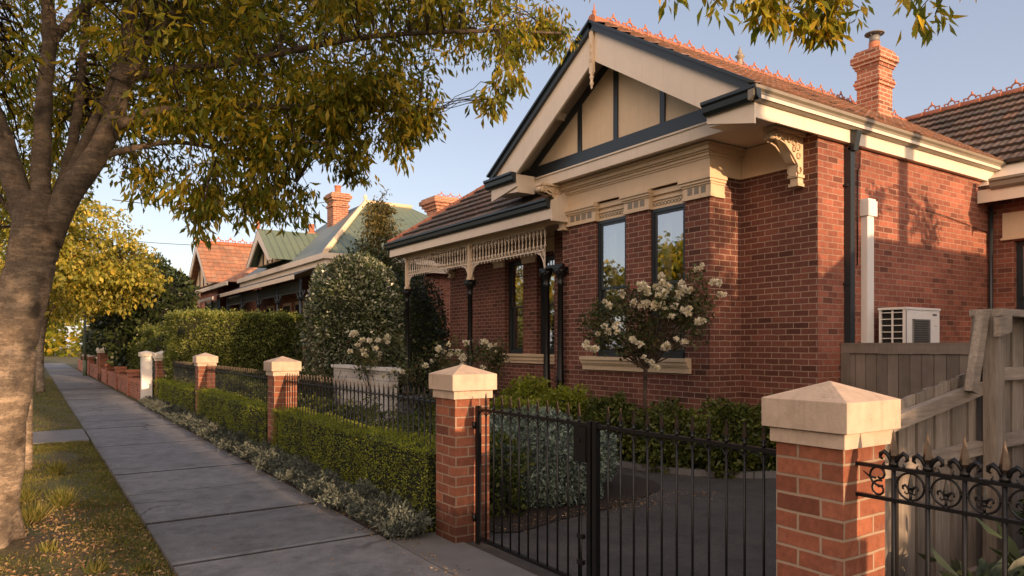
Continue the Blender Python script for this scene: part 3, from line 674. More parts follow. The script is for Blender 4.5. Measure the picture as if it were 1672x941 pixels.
for nm, z in (('top_rail', zt), ('ring_rail', zm), ('bottom_rail', zb)):
    mb = MB(); mb.box(FX2-.012, -2.05, z-.008, FX2+.012, 1.86, z+.008); mb.build(nm, M['black_iron'], e)
ys = [1.69-.145*i for i in range(26)]
pk = MB(); pk.tube([(0,0,.12), (0,0,1.213)], .010, 8); pm = pk.build('picket', M['black_iron'])
fk = MB(); fleur(fk, 0, 0, 1.213, 1.12); fm = fk.build('fleur_finial', [M['black_iron'], M['spear']])
rk = MB(); rk.ring((0,0,1.135), .058, .005, 22, 5)
for a in (0, math.pi/2, math.pi, 1.5*math.pi): rk.lathe((0, math.cos(a)*.062, 1.135+math.sin(a)*.062-.006), [(.003,0),(.008,.003),(.008,.009),(.003,.012)], 6)
rm_ = rk.build('ring', M['black_iron'])
gk = MB(); fleur(gk, 0, 0, 1.105, .62); gk.tube([(0,0,1.075),(0,0,1.11)], .006, 5); gm = gk.build('fleur_motif', M['black_iron'])
gm.data.materials.append(M['black_iron'])
for i, y in enumerate(ys):
    p = bpy.data.objects.new('picket', pm.data); col.objects.link(p); p.parent = e; p.location = (0, y+.1, 0)
    f = bpy.data.objects.new('fleur_finial', fm.data); col.objects.link(f); f.parent = p
    if i < len(ys)-1:
        r_ = bpy.data.objects.new('ring', rm_.data); col.objects.link(r_); r_.parent = e; r_.location = (0, y-.0725+.1, 0)
        g = bpy.data.objects.new('fleur_motif', gm.data); col.objects.link(g); g.parent = r_
for o in (pm, fm, rm_, gm): bpy.data.objects.remove(o)
mb = MB()   # the scroll that fills the end bay against the pillar
def spiral(cy, cz, r0, r1, a0, a1, n=22): return [(FX2, cy+(r0+(r1-r0)*i/n)*math.cos(a0+(a1-a0)*i/n), cz+(r0+(r1-r0)*i/n)*math.sin(a0+(a1-a0)*i/n)) for i in range(n+1)]
mb.tube(spiral(1.755, 1.168, .052, .012, -1.9, 5.2), .0055, 6); mb.tube(spiral(1.755, 1.104, .040, .010, 1.9, -5.2), .005, 6)
mb.tube([(FX2, 1.83, 1.175), (FX2, 1.80, 1.155), (FX2, 1.77, 1.15)], [.002,.005,.005], 5)
mb.build('end_scroll', M['black_iron'], e)
# clipped hedges in front of the fence
G = 'clipped box hedges in front of the iron fence'
hedge('box_hedge', 'clipped green box hedge nearest the gate, its near end lit brightest', 2.98, 5.88, 3.40, 10.93, .80, 34000, .021, .012, L['hedge'], group=G, seed=1)
hedge('box_hedge', 'clipped dark olive box hedge between the sunlit cap pillar and the next', 2.98, 11.36, 3.40, 16.80, .78, 22000, .024, .014, L['hedge'], group=G, seed=2)
hedge('box_hedge', 'farthest clipped box hedge of the iron fence', 2.98, 17.25, 3.40, 23.05, .76, 14000, .03, .017, L['hedge'], group=G, seed=3)
# silver-leaved border plants
def silver_mesh(seed):
    rg = np.random.default_rng(seed); Vs = []
    for k in range(24):
        a = rg.random()*6.28; rr = rg.random()**.6*.17; h = .05+.15*(1-rr/.22)*rg.random()+.03
        c = np.array([math.cos(a)*rr, math.sin(a)*rr, h]); n = 60
        d = unit(rg.normal(size=(n,3))*.8+np.array([math.cos(a)*.5, math.sin(a)*.5, .6]))
        t = rg.random(n)[:,None]; P = c*t**.4+d*.03*rg.random(n)[:,None]
        Vs.append(leaf_arrays(P, d, .022+.022*rg.random(n), .009+.006*rg.random(n), .3))
    return np.vstack(Vs)
protos = []
for s in range(4):
    o = quads_obj('silver_border_plant', silver_mesh(s), [L['silver']], None, (0,0,0)); protos.append(o.data); bpy.data.objects.remove(o)
random.seed(5); i = 0
for rx in (2.74, 2.92):
    y = 5.82+(rx-2.74)*.8
    while y < 23.2:
        o = bpy.data.objects.new('silver_border_plant', protos[i % 4]); col.objects.link(o)
        o.location = (rx+random.uniform(-.03, .03), y, .025); o.rotation_euler = (0, 0, random.uniform(0, 6.28)); s = random.uniform(1.0, 1.45); o.scale = (s, s, s*random.uniform(.8, 1.1))
        tag(o, 'low silver-grey leafy plant in the border between footpath and hedges', 'plant', 'silver-leaved plants edging the footpath')
        y += random.uniform(.22, .34); i += 1
# white rendered post and the low brick wall that carries on down the street
e = empty('rendered_gate_post', (2.86, 23.75, 0), 'slim white rendered gate post beside the farthest iron fence pillar', 'post')
mb = MB(); mb.box(2.72, 23.62, 0, 3.0, 23.9, 1.40); mb.build('shaft', M['white'], e)
mb = MB(); mb.box(2.67, 23.57, 1.40, 3.05, 23.95, 1.52, skip='t'); q = [(2.67,23.57,1.52),(3.05,23.57,1.52),(3.05,23.95,1.52),(2.67,23.95,1.52)]
for i in range(4): mb.face((q[i], q[(i+1) % 4], (2.86, 23.76, 1.57)))
mb.build('cap', M['cap_white'], e)
def low_wall(label, y0, y1, piers, h=.60, hp=.80, caps=False):
    e = empty('low_brick_wall', (2.9, (y0+y1)/2, 0), label, 'wall', 'low brick front walls down the street')
    mb = MB(); mb.box(2.82, y0, 0, 3.05, y1, h-.07); mb.build('wall_body', M['brick_far'], e)
    mb = MB(); mb.box(2.79, y0, h-.069, 3.08, y1, h); mb.build('coping', M['terracotta'], e)
    for y in piers:
        mb = MB(); mb.box(2.76, y, 0, 3.11, y+.36, hp); p = mb.build('pier', M['brick_far'], e)
        mb = MB(); mb.box(2.73, y-.03, hp+.001, 3.14, y+.39, hp+.09); mb.build('pier_cap', M['terracotta'] if not caps else M['cap_white'], p)
low_wall('low red brick front wall beyond the white post, with square piers', 24.0, 39.5, (27.6, 31.8, 36.0))
low_wall('farther low brick wall with pale capped piers, before the lamp pole', 41.2, 60, (41.2, 47.5, 53), .7, 1.05, True)
for lab, y in (('brick gate pillar with white cap where the two low walls meet, nearer one', 39.6), ('brick gate pillar with white cap where the two low walls meet, farther one', 40.7)):
    pillar('gate_pillar', lab, 2.76, y, .38, 1.35, 'cap_white')
# ---------------------------------------------------------------- roof helpers
def tile_roof(name, parent, mat, O, U, V, W, Lh, inside=None, tw=.26, th=.34, lift=.055, roll=.026, du=4):
    """Marseille-tile surface: O lower-left corner, U along the eave, V up the slope"""
    O, U, V = Vector(O), Vector(U).normalized(), Vector(V).normalized(); Nn = U.cross(V)
    if Nn.z < 0: Nn = -Nn
    mb = MB(); st = tw/du; nu = int(W/st); nv = int(math.ceil(Lh/th))
    pr = [0, .9, .35, .75, 0][:du+1] if du == 4 else [0, 1]
    for j in range(nv):
        v0 = j*th; v1 = min((j+1)*th+.02, Lh+.02)
        for i in range(nu):
            u0, u1 = i*st, (i+1)*st
            if inside and not inside((u0+u1)/2, (v0+v1)/2): continue
            jig = .006*math.sin(j*12.9+int(i/du)*78.2)
            ha = pr[i % du]*roll; hb = pr[(i % du)+1]*roll
            a = O+U*u0+V*(v0+jig)+Nn*(lift+ha); b = O+U*u1+V*(v0+jig)+Nn*(lift+hb)
            c = O+U*u1+V*v1+Nn*(hb*.9); d = O+U*u0+V*v1+Nn*(ha*.9)
            e_ = O+U*u0+V*(v0+jig)+Nn*.0; f_ = O+U*u1+V*(v0+jig)+Nn*.0
            k = .001
            mb.face((a,b,c,d), uv=[(u0+k,v0+k),(u1-k,v0+k),(u1-k,v0+th-.01),(u0+k,v0+th-.01)])
            mb.face((e_,f_,b,a), uv=[(u0+k,v0+k),(u1-k,v0+k),(u1-k,v0+k*2),(u0+k,v0+k*2)])
    return mb.build(name, mat, parent)
def ridge_caps(name, parent, mat, a, b, r=.10, seg=.38):
    a, b = Vector(a), Vector(b); n = max(1, int((b-a).length/seg)); mb = MB()
    for i in range(n):
        p = a.lerp(b, i/n); q = a.lerp(b, (i+1)/n+.02/max(n,1))
        mb.tube([p, p.lerp(q, .1), q], [r*1.12, r, r*.96], 10)
    return mb.build(name, mat, parent)
_crest = {}
def cresting(parent, mat, a, b, step=.34, s=1.):
    a, b = Vector(a), Vector(b); d = (b-a).normalized(); ang = math.atan2(d.y, d.x); n = int((b-a).length/step); o0 = ORG[parent]
    if mat not in _crest:
        mb = MB()
        mb.ring((0, 0, .03), .055, .013, 10, 5, 'y', 0, math.pi)
        for t in (-.085, .085): mb.ring((t, 0, .02), .032, .010, 8, 4, 'y', 0, math.pi)
        mb.lathe((0,0,.085), [(.010,0),(.022,.015),(.012,.032),(.016,.042),(.001,.065)], 6)
        for t in (-.115, .115): mb.lathe((t,0,.0), [(.014,0),(.010,.03),(.018,.045),(.001,.065)], 5)
        o = mb.build('cresting', M[mat]); _crest[mat] = o.data; bpy.data.objects.remove(o)
    for i in range(n):
        p = a+d*step*(i+.5)
        o = bpy.data.objects.new('cresting', _crest[mat]); col.objects.link(o); o.parent = parent
        o.location = p-o0; o.rotation_euler = (0, 0, ang); k = s*random.uniform(.9, 1.1); o.scale = (k, k, k)
def wallgrid_x(mb, x0, x1, y0, y1, z0, z1, holes):
    """wall slab in the plane x=x0 (thickness to x1) with rectangular openings (ya,yb,za,zb)"""
    ys = sorted({y0, y1, *[h[0] for h in holes], *[h[1] for h in holes]}); zs = sorted({z0, z1, *[h[2] for h in holes], *[h[3] for h in holes]})
    for i in range(len(ys)-1):
        for j in range(len(zs)-1):
            cy, cz = (ys[i]+ys[i+1])/2, (zs[j]+zs[j+1])/2
            if any(h[0] < cy < h[1] and h[2] < cz < h[3] for h in holes): continue
            mb.face(((x0,ys[i+1],zs[j]),(x0,ys[i],zs[j]),(x0,ys[i],zs[j+1]),(x0,ys[i+1],zs[j+1])))
            mb.face(((x1,ys[i],zs[j]),(x1,ys[i+1],zs[j]),(x1,ys[i+1],zs[j+1]),(x1,ys[i],zs[j+1])))
    for (a, b, c, d) in holes:
        mb.face(((x0,a,c),(x0,a,d),(x1,a,d),(x1,a,c))[::-1], uv=[(x0,c),(x0,d),(x1,d),(x1,c)][::-1])
        mb.face(((x0,b,c),(x0,b,d),(x1,b,d),(x1,b,c)), uv=[(x0,c),(x0,d),(x1,d),(x1,c)])
        mb.face(((x0,a,d),(x0,b,d),(x1,b,d),(x1,a,d))[::-1]); mb.face(((x0,a,c),(x0,b,c),(x1,b,c),(x1,a,c)))
def sash_window(parent, x, y0, y1, z0, z1, label=None, blinds=True, fw=.07, frame='dark'):
    """timber double-hung window standing in an opening, its outer face at x"""
    f = MB(); mid = z0+(z1-z0)*.50
    f.box(x, y0, z0, x+.09, y0+fw, z1); f.box(x, y1-fw, z0, x+.09, y1, z1); f.box(x, y0+fw, z1-fw, x+.09, y1-fw, z1); f.box(x-.02, y0+fw, z0, x+.09, y1-fw, z0+.09)
    w = f.build('window', M[frame], parent)
    if label: w['label'] = label
    s = .042
    for nm, a, b, dx in (('upper_sash', mid-.02, z1-fw, .02), ('lower_sash', z0+.09, mid+.02, .055)):
        m = MB(); ya, yb = y0+fw, y1-fw
        m.box(x+dx, ya, a, x+dx+.03, ya+s, b); m.box(x+dx, yb-s, a, x+dx+.03, yb, b); m.box(x+dx, ya+s, a, x+dx+.03, yb-s, a+s); m.box(x+dx, ya+s, b-s, x+dx+.03, yb-s, b)
        m.build(nm, M[frame], w)
        m = MB(); m.face([(x+dx+.015, yb-s, a+s), (x+dx+.015, ya+s, a+s), (x+dx+.015, ya+s, b-s), (x+dx+.015, yb-s, b-s)]); m.build('pane', M['glass'], w)
    if blinds:
        m = MB(); bx = x+.19
        # white timber shutters behind the lower sash, plain curtain drops behind the upper one
        for yy in (y0+.02, (y0+y1)/2-.03, y1-.08): m.box(bx-.012, yy, z0+.06, bx+.012, yy+.06, mid+.02)
        zz = z0+.12
        while zz < mid:
            m.obox((bx, (y0+y1)/2, zz), (0,1,0), (1,0,.55), (-.55,0,1), (y1-y0)/2-.03, .036, .004); zz += .095
        m.build('shutter', M['blind'], w)
        m = MB()
        for ya, yb in ((y0-.02, y0+.13), (y1-.22, y1+.02)):
            k = 7
            for i in range(k): m.face([(bx+.05+.02*math.sin(i*2.4), ya+(yb-ya)*i/k, mid-.1), (bx+.05+.02*math.sin((i+1)*2.4), ya+(yb-ya)*(i+1)/k, mid-.1), (bx+.05+.02*math.sin((i+1)*2.4), ya+(yb-ya)*(i+1)/k, z1+.05), (bx+.05+.02*math.sin(i*2.4), ya+(yb-ya)*i/k, z1+.05)][::-1])
        m.build('curtain', M['blind'], w)
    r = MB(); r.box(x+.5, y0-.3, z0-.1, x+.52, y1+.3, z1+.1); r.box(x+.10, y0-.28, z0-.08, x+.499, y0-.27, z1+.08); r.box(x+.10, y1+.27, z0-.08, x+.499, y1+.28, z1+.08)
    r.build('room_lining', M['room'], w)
    return w
def moulding_x(mb, x, y0, y1, steps, mi=0):
    """stack of projecting bands on a wall facing -x: steps = [(z0,z1,proj)]"""
    for a, b, p in steps: mb.box(x-p, y0-p*0, a, x+.02, y1, b, mi)
# ---------------------------------------------------------------- the brick villa
H = empty('brick_house', (11, 10, 0), 'large red brick villa with cream and charcoal front gable, iron lace verandah and tiled roof', 'house')
XB, XW, XV = 8.30, 9.00, 9.40
BY0, BY1 = 7.15, 10.47
SY, NY = 5.86, 17.0
WIN = [(7.63, 8.39), (8.94, 9.71)]; WZ0, WZ1 = 1.54, 3.93
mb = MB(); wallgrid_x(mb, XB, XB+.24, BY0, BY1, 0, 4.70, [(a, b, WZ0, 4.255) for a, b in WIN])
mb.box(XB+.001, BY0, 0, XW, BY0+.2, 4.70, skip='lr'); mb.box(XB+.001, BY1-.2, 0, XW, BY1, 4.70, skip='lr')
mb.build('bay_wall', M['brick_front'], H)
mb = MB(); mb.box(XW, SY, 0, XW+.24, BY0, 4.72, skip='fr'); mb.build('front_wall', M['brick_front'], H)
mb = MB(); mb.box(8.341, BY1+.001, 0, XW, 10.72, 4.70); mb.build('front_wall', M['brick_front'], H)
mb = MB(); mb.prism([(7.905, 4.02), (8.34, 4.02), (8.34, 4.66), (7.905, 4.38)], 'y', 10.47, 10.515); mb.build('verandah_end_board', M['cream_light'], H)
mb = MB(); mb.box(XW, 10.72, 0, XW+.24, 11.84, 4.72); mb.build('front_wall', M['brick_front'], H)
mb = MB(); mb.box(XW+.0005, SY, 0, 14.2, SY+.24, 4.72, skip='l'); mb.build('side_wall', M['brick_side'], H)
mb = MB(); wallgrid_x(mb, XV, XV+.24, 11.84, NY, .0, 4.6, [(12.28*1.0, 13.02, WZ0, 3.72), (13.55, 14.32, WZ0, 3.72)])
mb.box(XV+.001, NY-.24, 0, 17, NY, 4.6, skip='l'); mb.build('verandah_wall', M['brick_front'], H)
# bay windows with recesses, sill, piers' capitals, lintel panels, frieze, cornice
for i, (a, b) in enumerate(WIN):
    sash_window(H, XB+.045, a, b, WZ0, WZ1, fw=.055)
for a, b in WIN:
    mb = MB(); mb.box(XB+.07, a, WZ1, XB+.2, b, 4.25)
    mb.box(XB+.045, a, WZ1+.135, XB+.07, b, WZ1+.165); mb.box(XB+.045, a, WZ1, XB+.07, b, WZ1+.02); mb.box(XB+.03, a, WZ1+.22, XB+.07, b, WZ1+.30)
    lp = mb.build('lintel_panel', M['cream'], H); mb = MB()
    y = a+.04
    while y < b-.04:
        mb.ring((XB+.066, y, WZ1+.075), .026, .006, 10, 4, 'x'); mb.obox((XB+.067, y+.035, WZ1+.075), (0,1,1), (0,-1,1), (1,0,0), .012, .012, .006); y += .072
    mb.build('carved_band', M['gutter_side'], lp)
mb = MB(); moulding_x(mb, XB, 7.50, 10.02, [(1.485, 1.54, .13), (1.43, 1.485, .10), (1.40, 1.43, .075), (1.31, 1.40, .05)]); mb.build('sill', M['cream'], H)
caps = [(BY0-.03, 7.63), (8.39, 8.94), (9.71, BY1+.0)]
for a, b in caps:
    mb = MB(); ex = .03
    for z0, z1, p in ((3.93, 3.985, .045), (3.985, 4.12, .03), (4.12, 4.15, .05), (4.15, 4.19, .075), (4.19, 4.235, .10), (4.235, 4.255, .08)):
        mb.box(XB-p, a-p*.6, z0, XB+.06, b+p*.6, z1)
        if a < 7.3: mb.box(XB+.06, BY0-p*.8, z0, XB+.30, BY0+.02, z1)
    c = mb.build('capital', M['cream'], H)
    t = MB(); n = 4 if b-a > .55 else 3; w = (b-a-.12)/n
    for k in range(n):
        t.box(XB-.034, a+.06+w*k+.02, 4.0, XB-.029, a+.06+w*(k+1)-.02, 4.105)
    t.build('inset_tile', tilemat_small if False else M['gutter_side'], c)
mb = MB(); mb.box(XB-.03, BY0-.03, 4.256, XW-.002, BY1+.03, 4.50)
mb.build('frieze', M['cream'], H)
mb = MB()
for z0, z1, p in ((4.50, 4.53, .05), (4.53, 4.575, .075), (4.575, 4.60, .11), (4.60, 4.66, .15), (4.66, 4.70, .18)):
    mb.box(XB-p, BY0-p*.7, z0, XW-.002, BY1+p*.7, z1)
mb.build('cornice', M['cream'], H)
mb = MB(); mb.box(XW-.03, 6.25, 4.27, XW-.001, BY0-.04, 4.70); mb.box(XW-.05, 6.24, 4.255, XW-.001, BY0-.04, 4.285); mb.build('frieze', M['cream'], H)
mb = MB(); mb.box(XW-.03, BY1+.04, 4.27, XW-.001, 11.6, 4.70); mb.build('frieze', M['cream'], H)
# gable: tympanum panel, dark timbers, soffits, barge boards
AY, AZ = 8.84, 6.84; SL = (AZ-4.92)/(AY-5.72)     # slope of the front gable
XG, XT = 7.50, 8.00
def gz(y, off=0): return AZ-abs(y-AY)*SL-off
mb = MB(); mb.prism([(6.35, 4.93), (11.33, 4.93), (AY, gz(AY, .12))], 'x', XT, XT+.12); mb.build('gable_panel', M['stucco'], H)
mb = MB(); mb.box(XT-.05, 6.0, 4.90, XT-.001, 11.7, 5.115); mb.build('tie_beam', M['dark'], H)
for y in (7.79, AY, 9.77):
    mb = MB(); mb.box(XT-.028, y-.05, 5.116, XT-.001, y+.05, gz(y, .27)); mb.build('upright', M['dark'], H)
for s in (-1, 1):
    mb = MB(); a = (XT-.02, AY+s*.0, gz(AY, .26)); b = (XT-.02, AY+s*2.5, gz(AY+2.5, .26)); mb.bar(a, b, .045, .10, up=(1,0,0)) if False else mb.prism([(AY, gz(AY,.22)), (AY, gz(AY,.36)), (AY+s*2.45, gz(AY+2.45,.36)), (AY+s*2.45, gz(AY+2.45,.22))][::(1 if s > 0 else -1)], 'x', XT-.035, XT-.0015); mb.build('raking_strip', M['dark'], H)
mb = MB(); mb.box(XT-.085, 6.0, 4.872, XT+.1, 11.75, 4.899); mb.box(XT-.06, 5.99, 4.70, XT-.002, 11.76, 4.871); mb.build('apron_board', M['cream_light'], H)
mb = MB(); mb.box(XT-.001, 5.80, 4.715, 14.0, 11.9, 4.735); mb.build('soffit', M['cream_light'], H)
# sloping soffit/deck under the tiles
mb = MB()
for s in (-1, 1):
    p = [(AY, AZ-.02), (AY+s*3.16, AZ-.02-3.16*SL), (AY+s*3.16, AZ-.08-3.16*SL), (AY, AZ-.08)]
    mb.prism(p if s > 0 else p[::-1], 'x', XG+.045, 12.5 if s > 0 else 17)
mb.build('roof_deck', M['cream_light'], H)
for s, yf, yi in ((1, 11.845, 11.05), (-1, 5.835, 6.61)):
    mb = MB(); p = [(AY, gz(AY,.03)), (yf, gz(yf,.03)), (yf, 4.93), (yi, 4.93), (AY, 6.31)]
    mb.prism(p[::-1] if s < 0 else p, 'x', XG, XG+.042); b = mb.build('barge_board', M['cream_light'], H)
    mb = MB(); d = Vector((0, s, -SL)).normalized(); nn = Vector((0, s*SL, 1)).normalized()
    a0 = Vector((XG-.02, AY-s*.0, gz(AY, -.01))); b0 = Vector((XG-.02, yf, gz(yf, -.01)))
    mb.obox((a0+b0)/2+nn*.0+Vector((.03,0,0)), d, (1,0,0), nn, (b0-a0).length/2+.03, .075, .05)
    mb.obox((a0+b0)/2+nn*.065+Vector((.0,0,0)), d, (1,0,0), nn, (b0-a0).length/2+.05, .085, .018)
    mb.build('barge_capping', M['dark'], b)
for y in (7.45, 10.23):
    mb = MB(); mb.box(XG+.06, y-.06, gz(y,.08)-.14, XT, y+.06, gz(y,.08)-.005); mb.build('purlin_end', M['cream_light'], H)
mb = MB()   # turned pendant at the apex
mb.box(XG-.05, AY-.045, 6.10, XG-.001, AY+.045, AZ-.02); mb.lathe((XG-.03, AY, 5.84), [(.004,0),(.022,.03),(.014,.05),(.034,.08),(.034,.11),(.02,.125),(.03,.17),(.04,.2),(.022,.225),(.04,.255),(.04,.27)], 10)
for z in (6.3, 6.42, 6.54): mb.ring((XG-.052, AY, z), .022, .008, 10, 4, 'x')
mb.build('gable_pendant', M['cream'], H)
# eaves boxes at the feet of the gable
for nm, ya, yb in (('r', 5.76, 6.52), ('l', 11.05, 11.92)):
    mb = MB()
    mb.prism([(ya+.012, 4.60), (yb-.012, 4.66), (yb, 4.93), (ya, 4.93)], 'x', XG+.043, XT-.062)
    mb.prism([(ya, 4.52), (yb, 4.70), (yb, 4.925), (ya, 4.925)] if nm == 'r' else [(ya, 4.70), (yb, 4.55), (yb, 4.925), (ya, 4.925)], 'x', XG+.012, XG+.041)
    mb.build('eaves_box', M['cream_light'], H)
GP = [(0,-.02),(.035,-.02),(.08,.02),(.09,.09),(.12,.115),(.12,.155),(0,.155)]     # gutter section (out, up)
mb = MB(); mb.prism([(XG-.0-p, 4.805+q) for p, q in GP][::-1], 'y', 5.65, 6.52); mb.build('front_gutter', M['dark'], H)
mb = MB(); mb.prism([(XG-.0-p, 4.805+q) for p, q in GP][::-1], 'y', 11.05, 12.02); mb.build('front_gutter', M['dark'], H)
mb = MB(); mb.prism([(5.765-p, 4.805+q) for p, q in GP][::-1], 'x', XG-.11, 14.5); mb.build('side_gutter', M['gutter_side'], H)
mb = MB(); mb.box(XG+.043, 5.767, 4.605, 14.1, 5.80, 4.785); mb.box(XW, 5.80, 4.61, 14.1, 5.857, 4.65); mb.build('side_fascia', M['cream_light'], H)
# roof planes (tiles)
RZ = 6.93
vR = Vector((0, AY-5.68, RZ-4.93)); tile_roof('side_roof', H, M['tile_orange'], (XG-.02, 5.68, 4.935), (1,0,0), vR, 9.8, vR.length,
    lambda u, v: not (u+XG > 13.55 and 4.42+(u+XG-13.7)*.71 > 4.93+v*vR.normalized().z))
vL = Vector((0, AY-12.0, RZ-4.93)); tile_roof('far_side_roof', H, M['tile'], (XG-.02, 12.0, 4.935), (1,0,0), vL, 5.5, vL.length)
r = ridge_caps('ridge_capping', H, M['terracotta'], (XG-.04, AY, RZ+.02), (17.1, AY, RZ+.02), .085)
cresting(r, 'terracotta', (XG+.25, AY, RZ+.085), (17.0, AY, RZ+.085), .36, 1.1)
mb = MB(); mb.lathe((XG+.02, AY, RZ+.05), [(.05,0),(.03,.04),(.028,.10),(.04,.12),(.015,.15),(.004,.26)], 10); mb.build('finial', M['terracotta'], r)
mb = MB(); mb.lathe((11.1, AY, RZ+.08), [(.07,0),(.05,.05),(.05,.12),(.09,.16),(.09,.18),(.04,.21),(.05,.25),(.02,.30),(.005,.36)], 8); mb.build('finial', M['gutter_side'], r)
# verandah roof: one plane falling to the street, hipped at its far end
EX, EY, EZ = 7.90, 17.56, 4.36; TS = .75
vV = Vector((1, 0, TS)); cs = 1/math.sqrt(1+TS*TS)
def in_ver(u, v):
    x = EX+v*cs; y = EY-u; z = EZ+v*TS*cs
    if y > EY-(x-EX)-.0: return False
    if y < 12.0 and x < XW+.2 and y < 10.5: return False
    return y > AY+(RZ-z)/((RZ-4.93)/3.16)-.1 or (z < 4.95 and y > 10.5)
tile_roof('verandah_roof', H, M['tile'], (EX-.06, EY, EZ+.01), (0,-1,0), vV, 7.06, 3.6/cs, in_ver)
mb = MB(); mb.face([(EX, 10.5, EZ), (EX, EY, EZ), (EX+3.4, EY-3.4, EZ+3.4*TS), (EX+3.4, 10.5, EZ+3.4*TS)][::-1]); mb.build('verandah_roof_deck', M['cream_light'], H)
vN = Vector((0, -1, TS)); tile_roof('end_roof', H, M['tile'], (EX, EY+.06, EZ+.01), (1,0,0), vN, 9, 3.4/cs, lambda u, v: u > v*cs-.05)
ridge_caps('hip_capping', H, M['terracotta'], (EX-.02, EY+.02, EZ+.05), (EX+3.4, EY-3.4, EZ+3.4*TS+.06), .09)
ridge_caps('ridge_capping', H, M['terracotta'], (EX+3.4, EY-3.4, EZ+3.4*TS+.06), (17, EY-3.4, EZ+3.4*TS+.06), .09)
mb = MB(); mb.face([(EX+3.4, EY-3.4, EZ+3.4*TS), (17, EY-3.4, EZ+3.4*TS), (17, AY, EZ+3.4*TS-.3), (EX+3.4, AY, EZ+3.4*TS-.3)]); mb.build('roof_back', M['tile'], H)
mb = MB(); mb.prism([(EX-p+.0, EZ-.09+q) for p, q in GP][::-1], 'y', 10.52, EY+.1); mb.build('verandah_gutter', M['dark'], H)
mb = MB(); mb.box(EX+.001, 10.52, EZ-.30, EX+.035, EY+.03, EZ-.02); mb.box(EX+.036, EY-.005, EZ-.30, XV+2, EY+.03, EZ-.02); mb.build('verandah_fascia', M['cream_light'], H)
mb = MB(); mb.box(EX+.036, 10.52, EZ-.26, XV, EY-.01, EZ-.245); mb.build('verandah_ceiling', M['cream'], H)
VX = 8.23
mb = MB(); mb.box(VX-.05, 10.52, 4.02, VX+.05, 17.25, 4.099); mb.box(VX-.04, 17.16, 4.02, XV, 17.25, 4.099); mb.build('verandah_beam', M['cream'], H)
mb = MB(); mb.box(7.95, 10.6, 0, XV, 17.4, .42); mb.build('verandah_floor', M['kerb'], H)
posts = [10.64, 11.07, 13.96, 17.20]
def post(y):
    mb = MB(); mb.lathe((VX, y, .42), [(.13,0),(.13,.10),(.10,.12),(.11,.16),(.085,.22),(.075,.26),(.085,.55),(.066,.62),(.082,.66),(.066,.70),(.060,1.2),(.054,2.44),(.074,2.47),(.06,2.50),(.06,2.56),(.08,2.62),(.105,2.70),(.112,2.74)], 14)
    p = mb.build('verandah_post', M['black_iron'], H)
    mb = MB(); mb.box(VX-.105, y-.105, 3.16, VX+.105, y+.105, 3.205)
    for s in (-1, 1):
        for q in (-1, 1): mb.ring((VX+s*.085, y+q*.085, 3.115), .034, .014, 8, 4, 'x')
    mb.build('capital', M['black_iron'], p)
    if y > 12:
        mb = MB(); mb.box(VX-.045, y-.05, 3.206, VX+.045, y+.05, 4.019); mb.box(VX-.06, y-.065, 3.206, VX+.06, y+.065, 3.27); mb.box(VX-.058, y-.063, 3.9, VX+.058, y+.063, 3.95); mb.build('upper_post', M['cream'], p)
for y in posts: post(y)
def lace(y0, y1, z0=3.56, z1=4.02):
    """frieze of small pierced panels: two rails with balusters, rings and drops"""
    mb = MB(); x = VX
    mb.box(x-.018, y0, z1-.03, x+.018, y1, z1); mb.box(x-.018, y0, z0, x+.018, y1, z0+.022)
    n = int((y1-y0)/.125); s = (y1-y0)/n
    for i in range(n+1):
        y = y0+i*s
        mb.lathe((x, y, z0+.022), [(.010,0),(.010,.05),(.026,.07),(.026,.09),(.011,.11),(.016,.17),(.011,.23),(.026,.30),(.026,.33),(.010,.36),(.010,.41)], 6)
        if i < n:
            c = y+s/2
            mb.ring((x, c, z1-.075), .042, .009, 10, 4); mb.ring((x, c, z0+.065), .038, .008, 10, 4)
            mb.lathe((x, c, z0-.05), [(.003,0),(.016,.018),(.007,.034),(.014,.05)], 5)
    mb.build('lace_frieze', M['cream_light'], H)
    for y, s in ((y0, 1), (y1, -1)):
        mb = MB()
        mb.tube([(x, y+s*.012, z0-.36), (x, y+s*.05, z0-.2), (x, y+s*.14, z0-.07), (x, y+s*.30, z0-.01)], .014, 5)
        mb.ring((x, y+s*.075, z0-.07), .055, .010, 12, 4); mb.ring((x, y+s*.045, z0-.19), .030, .008, 10, 4); mb.ring((x, y+s*.17, z0-.035), .028, .008, 10, 4)
        mb.ring((x, y+s*.075, z0-.07), .026, .008, 8, 4); mb.box(x-.01, min(y, y+s*.02), z0-.38, x+.01, max(y, y+s*.02), z0)
        mb.build('lace_bracket', M['cream_light'], H)
lace(11.12, 13.91); lace(14.01, 17.15)
mb = MB()
for y in (10.85,): mb.box(VX-.03, 10.55, 3.206, VX+.03, 11.06, 3.26)
mb.build('lace_bracket', M['black_iron'], H)
for i, (a, b) in enumerate(((12.28, 13.02), (13.55, 14.32))):
    w = sash_window(H, XV+.12, a, b, WZ0, 3.72)
mb = MB(); moulding_x(mb, XV, 12.05, 14.55, [(1.485, 1.54, .12), (1.40, 1.485, .08), (1.33, 1.40, .05)]); mb.build('sill', M['cream'], H)
mb = MB(); moulding_x(mb, XV, 11.9, NY, [(3.78, 3.82, .05), (3.82, 4.08, .03)])
for a, b in ((11.86, 12.28), (13.02, 13.55), (14.32, 14.75)): mb.box(XV-.05, a, 3.60, XV+.02, b, 3.779); mb.box(XV-.08, a-.01, 3.72, XV+.02, b+.01, 3.775)
mb.build('frieze', M['cream'], H)
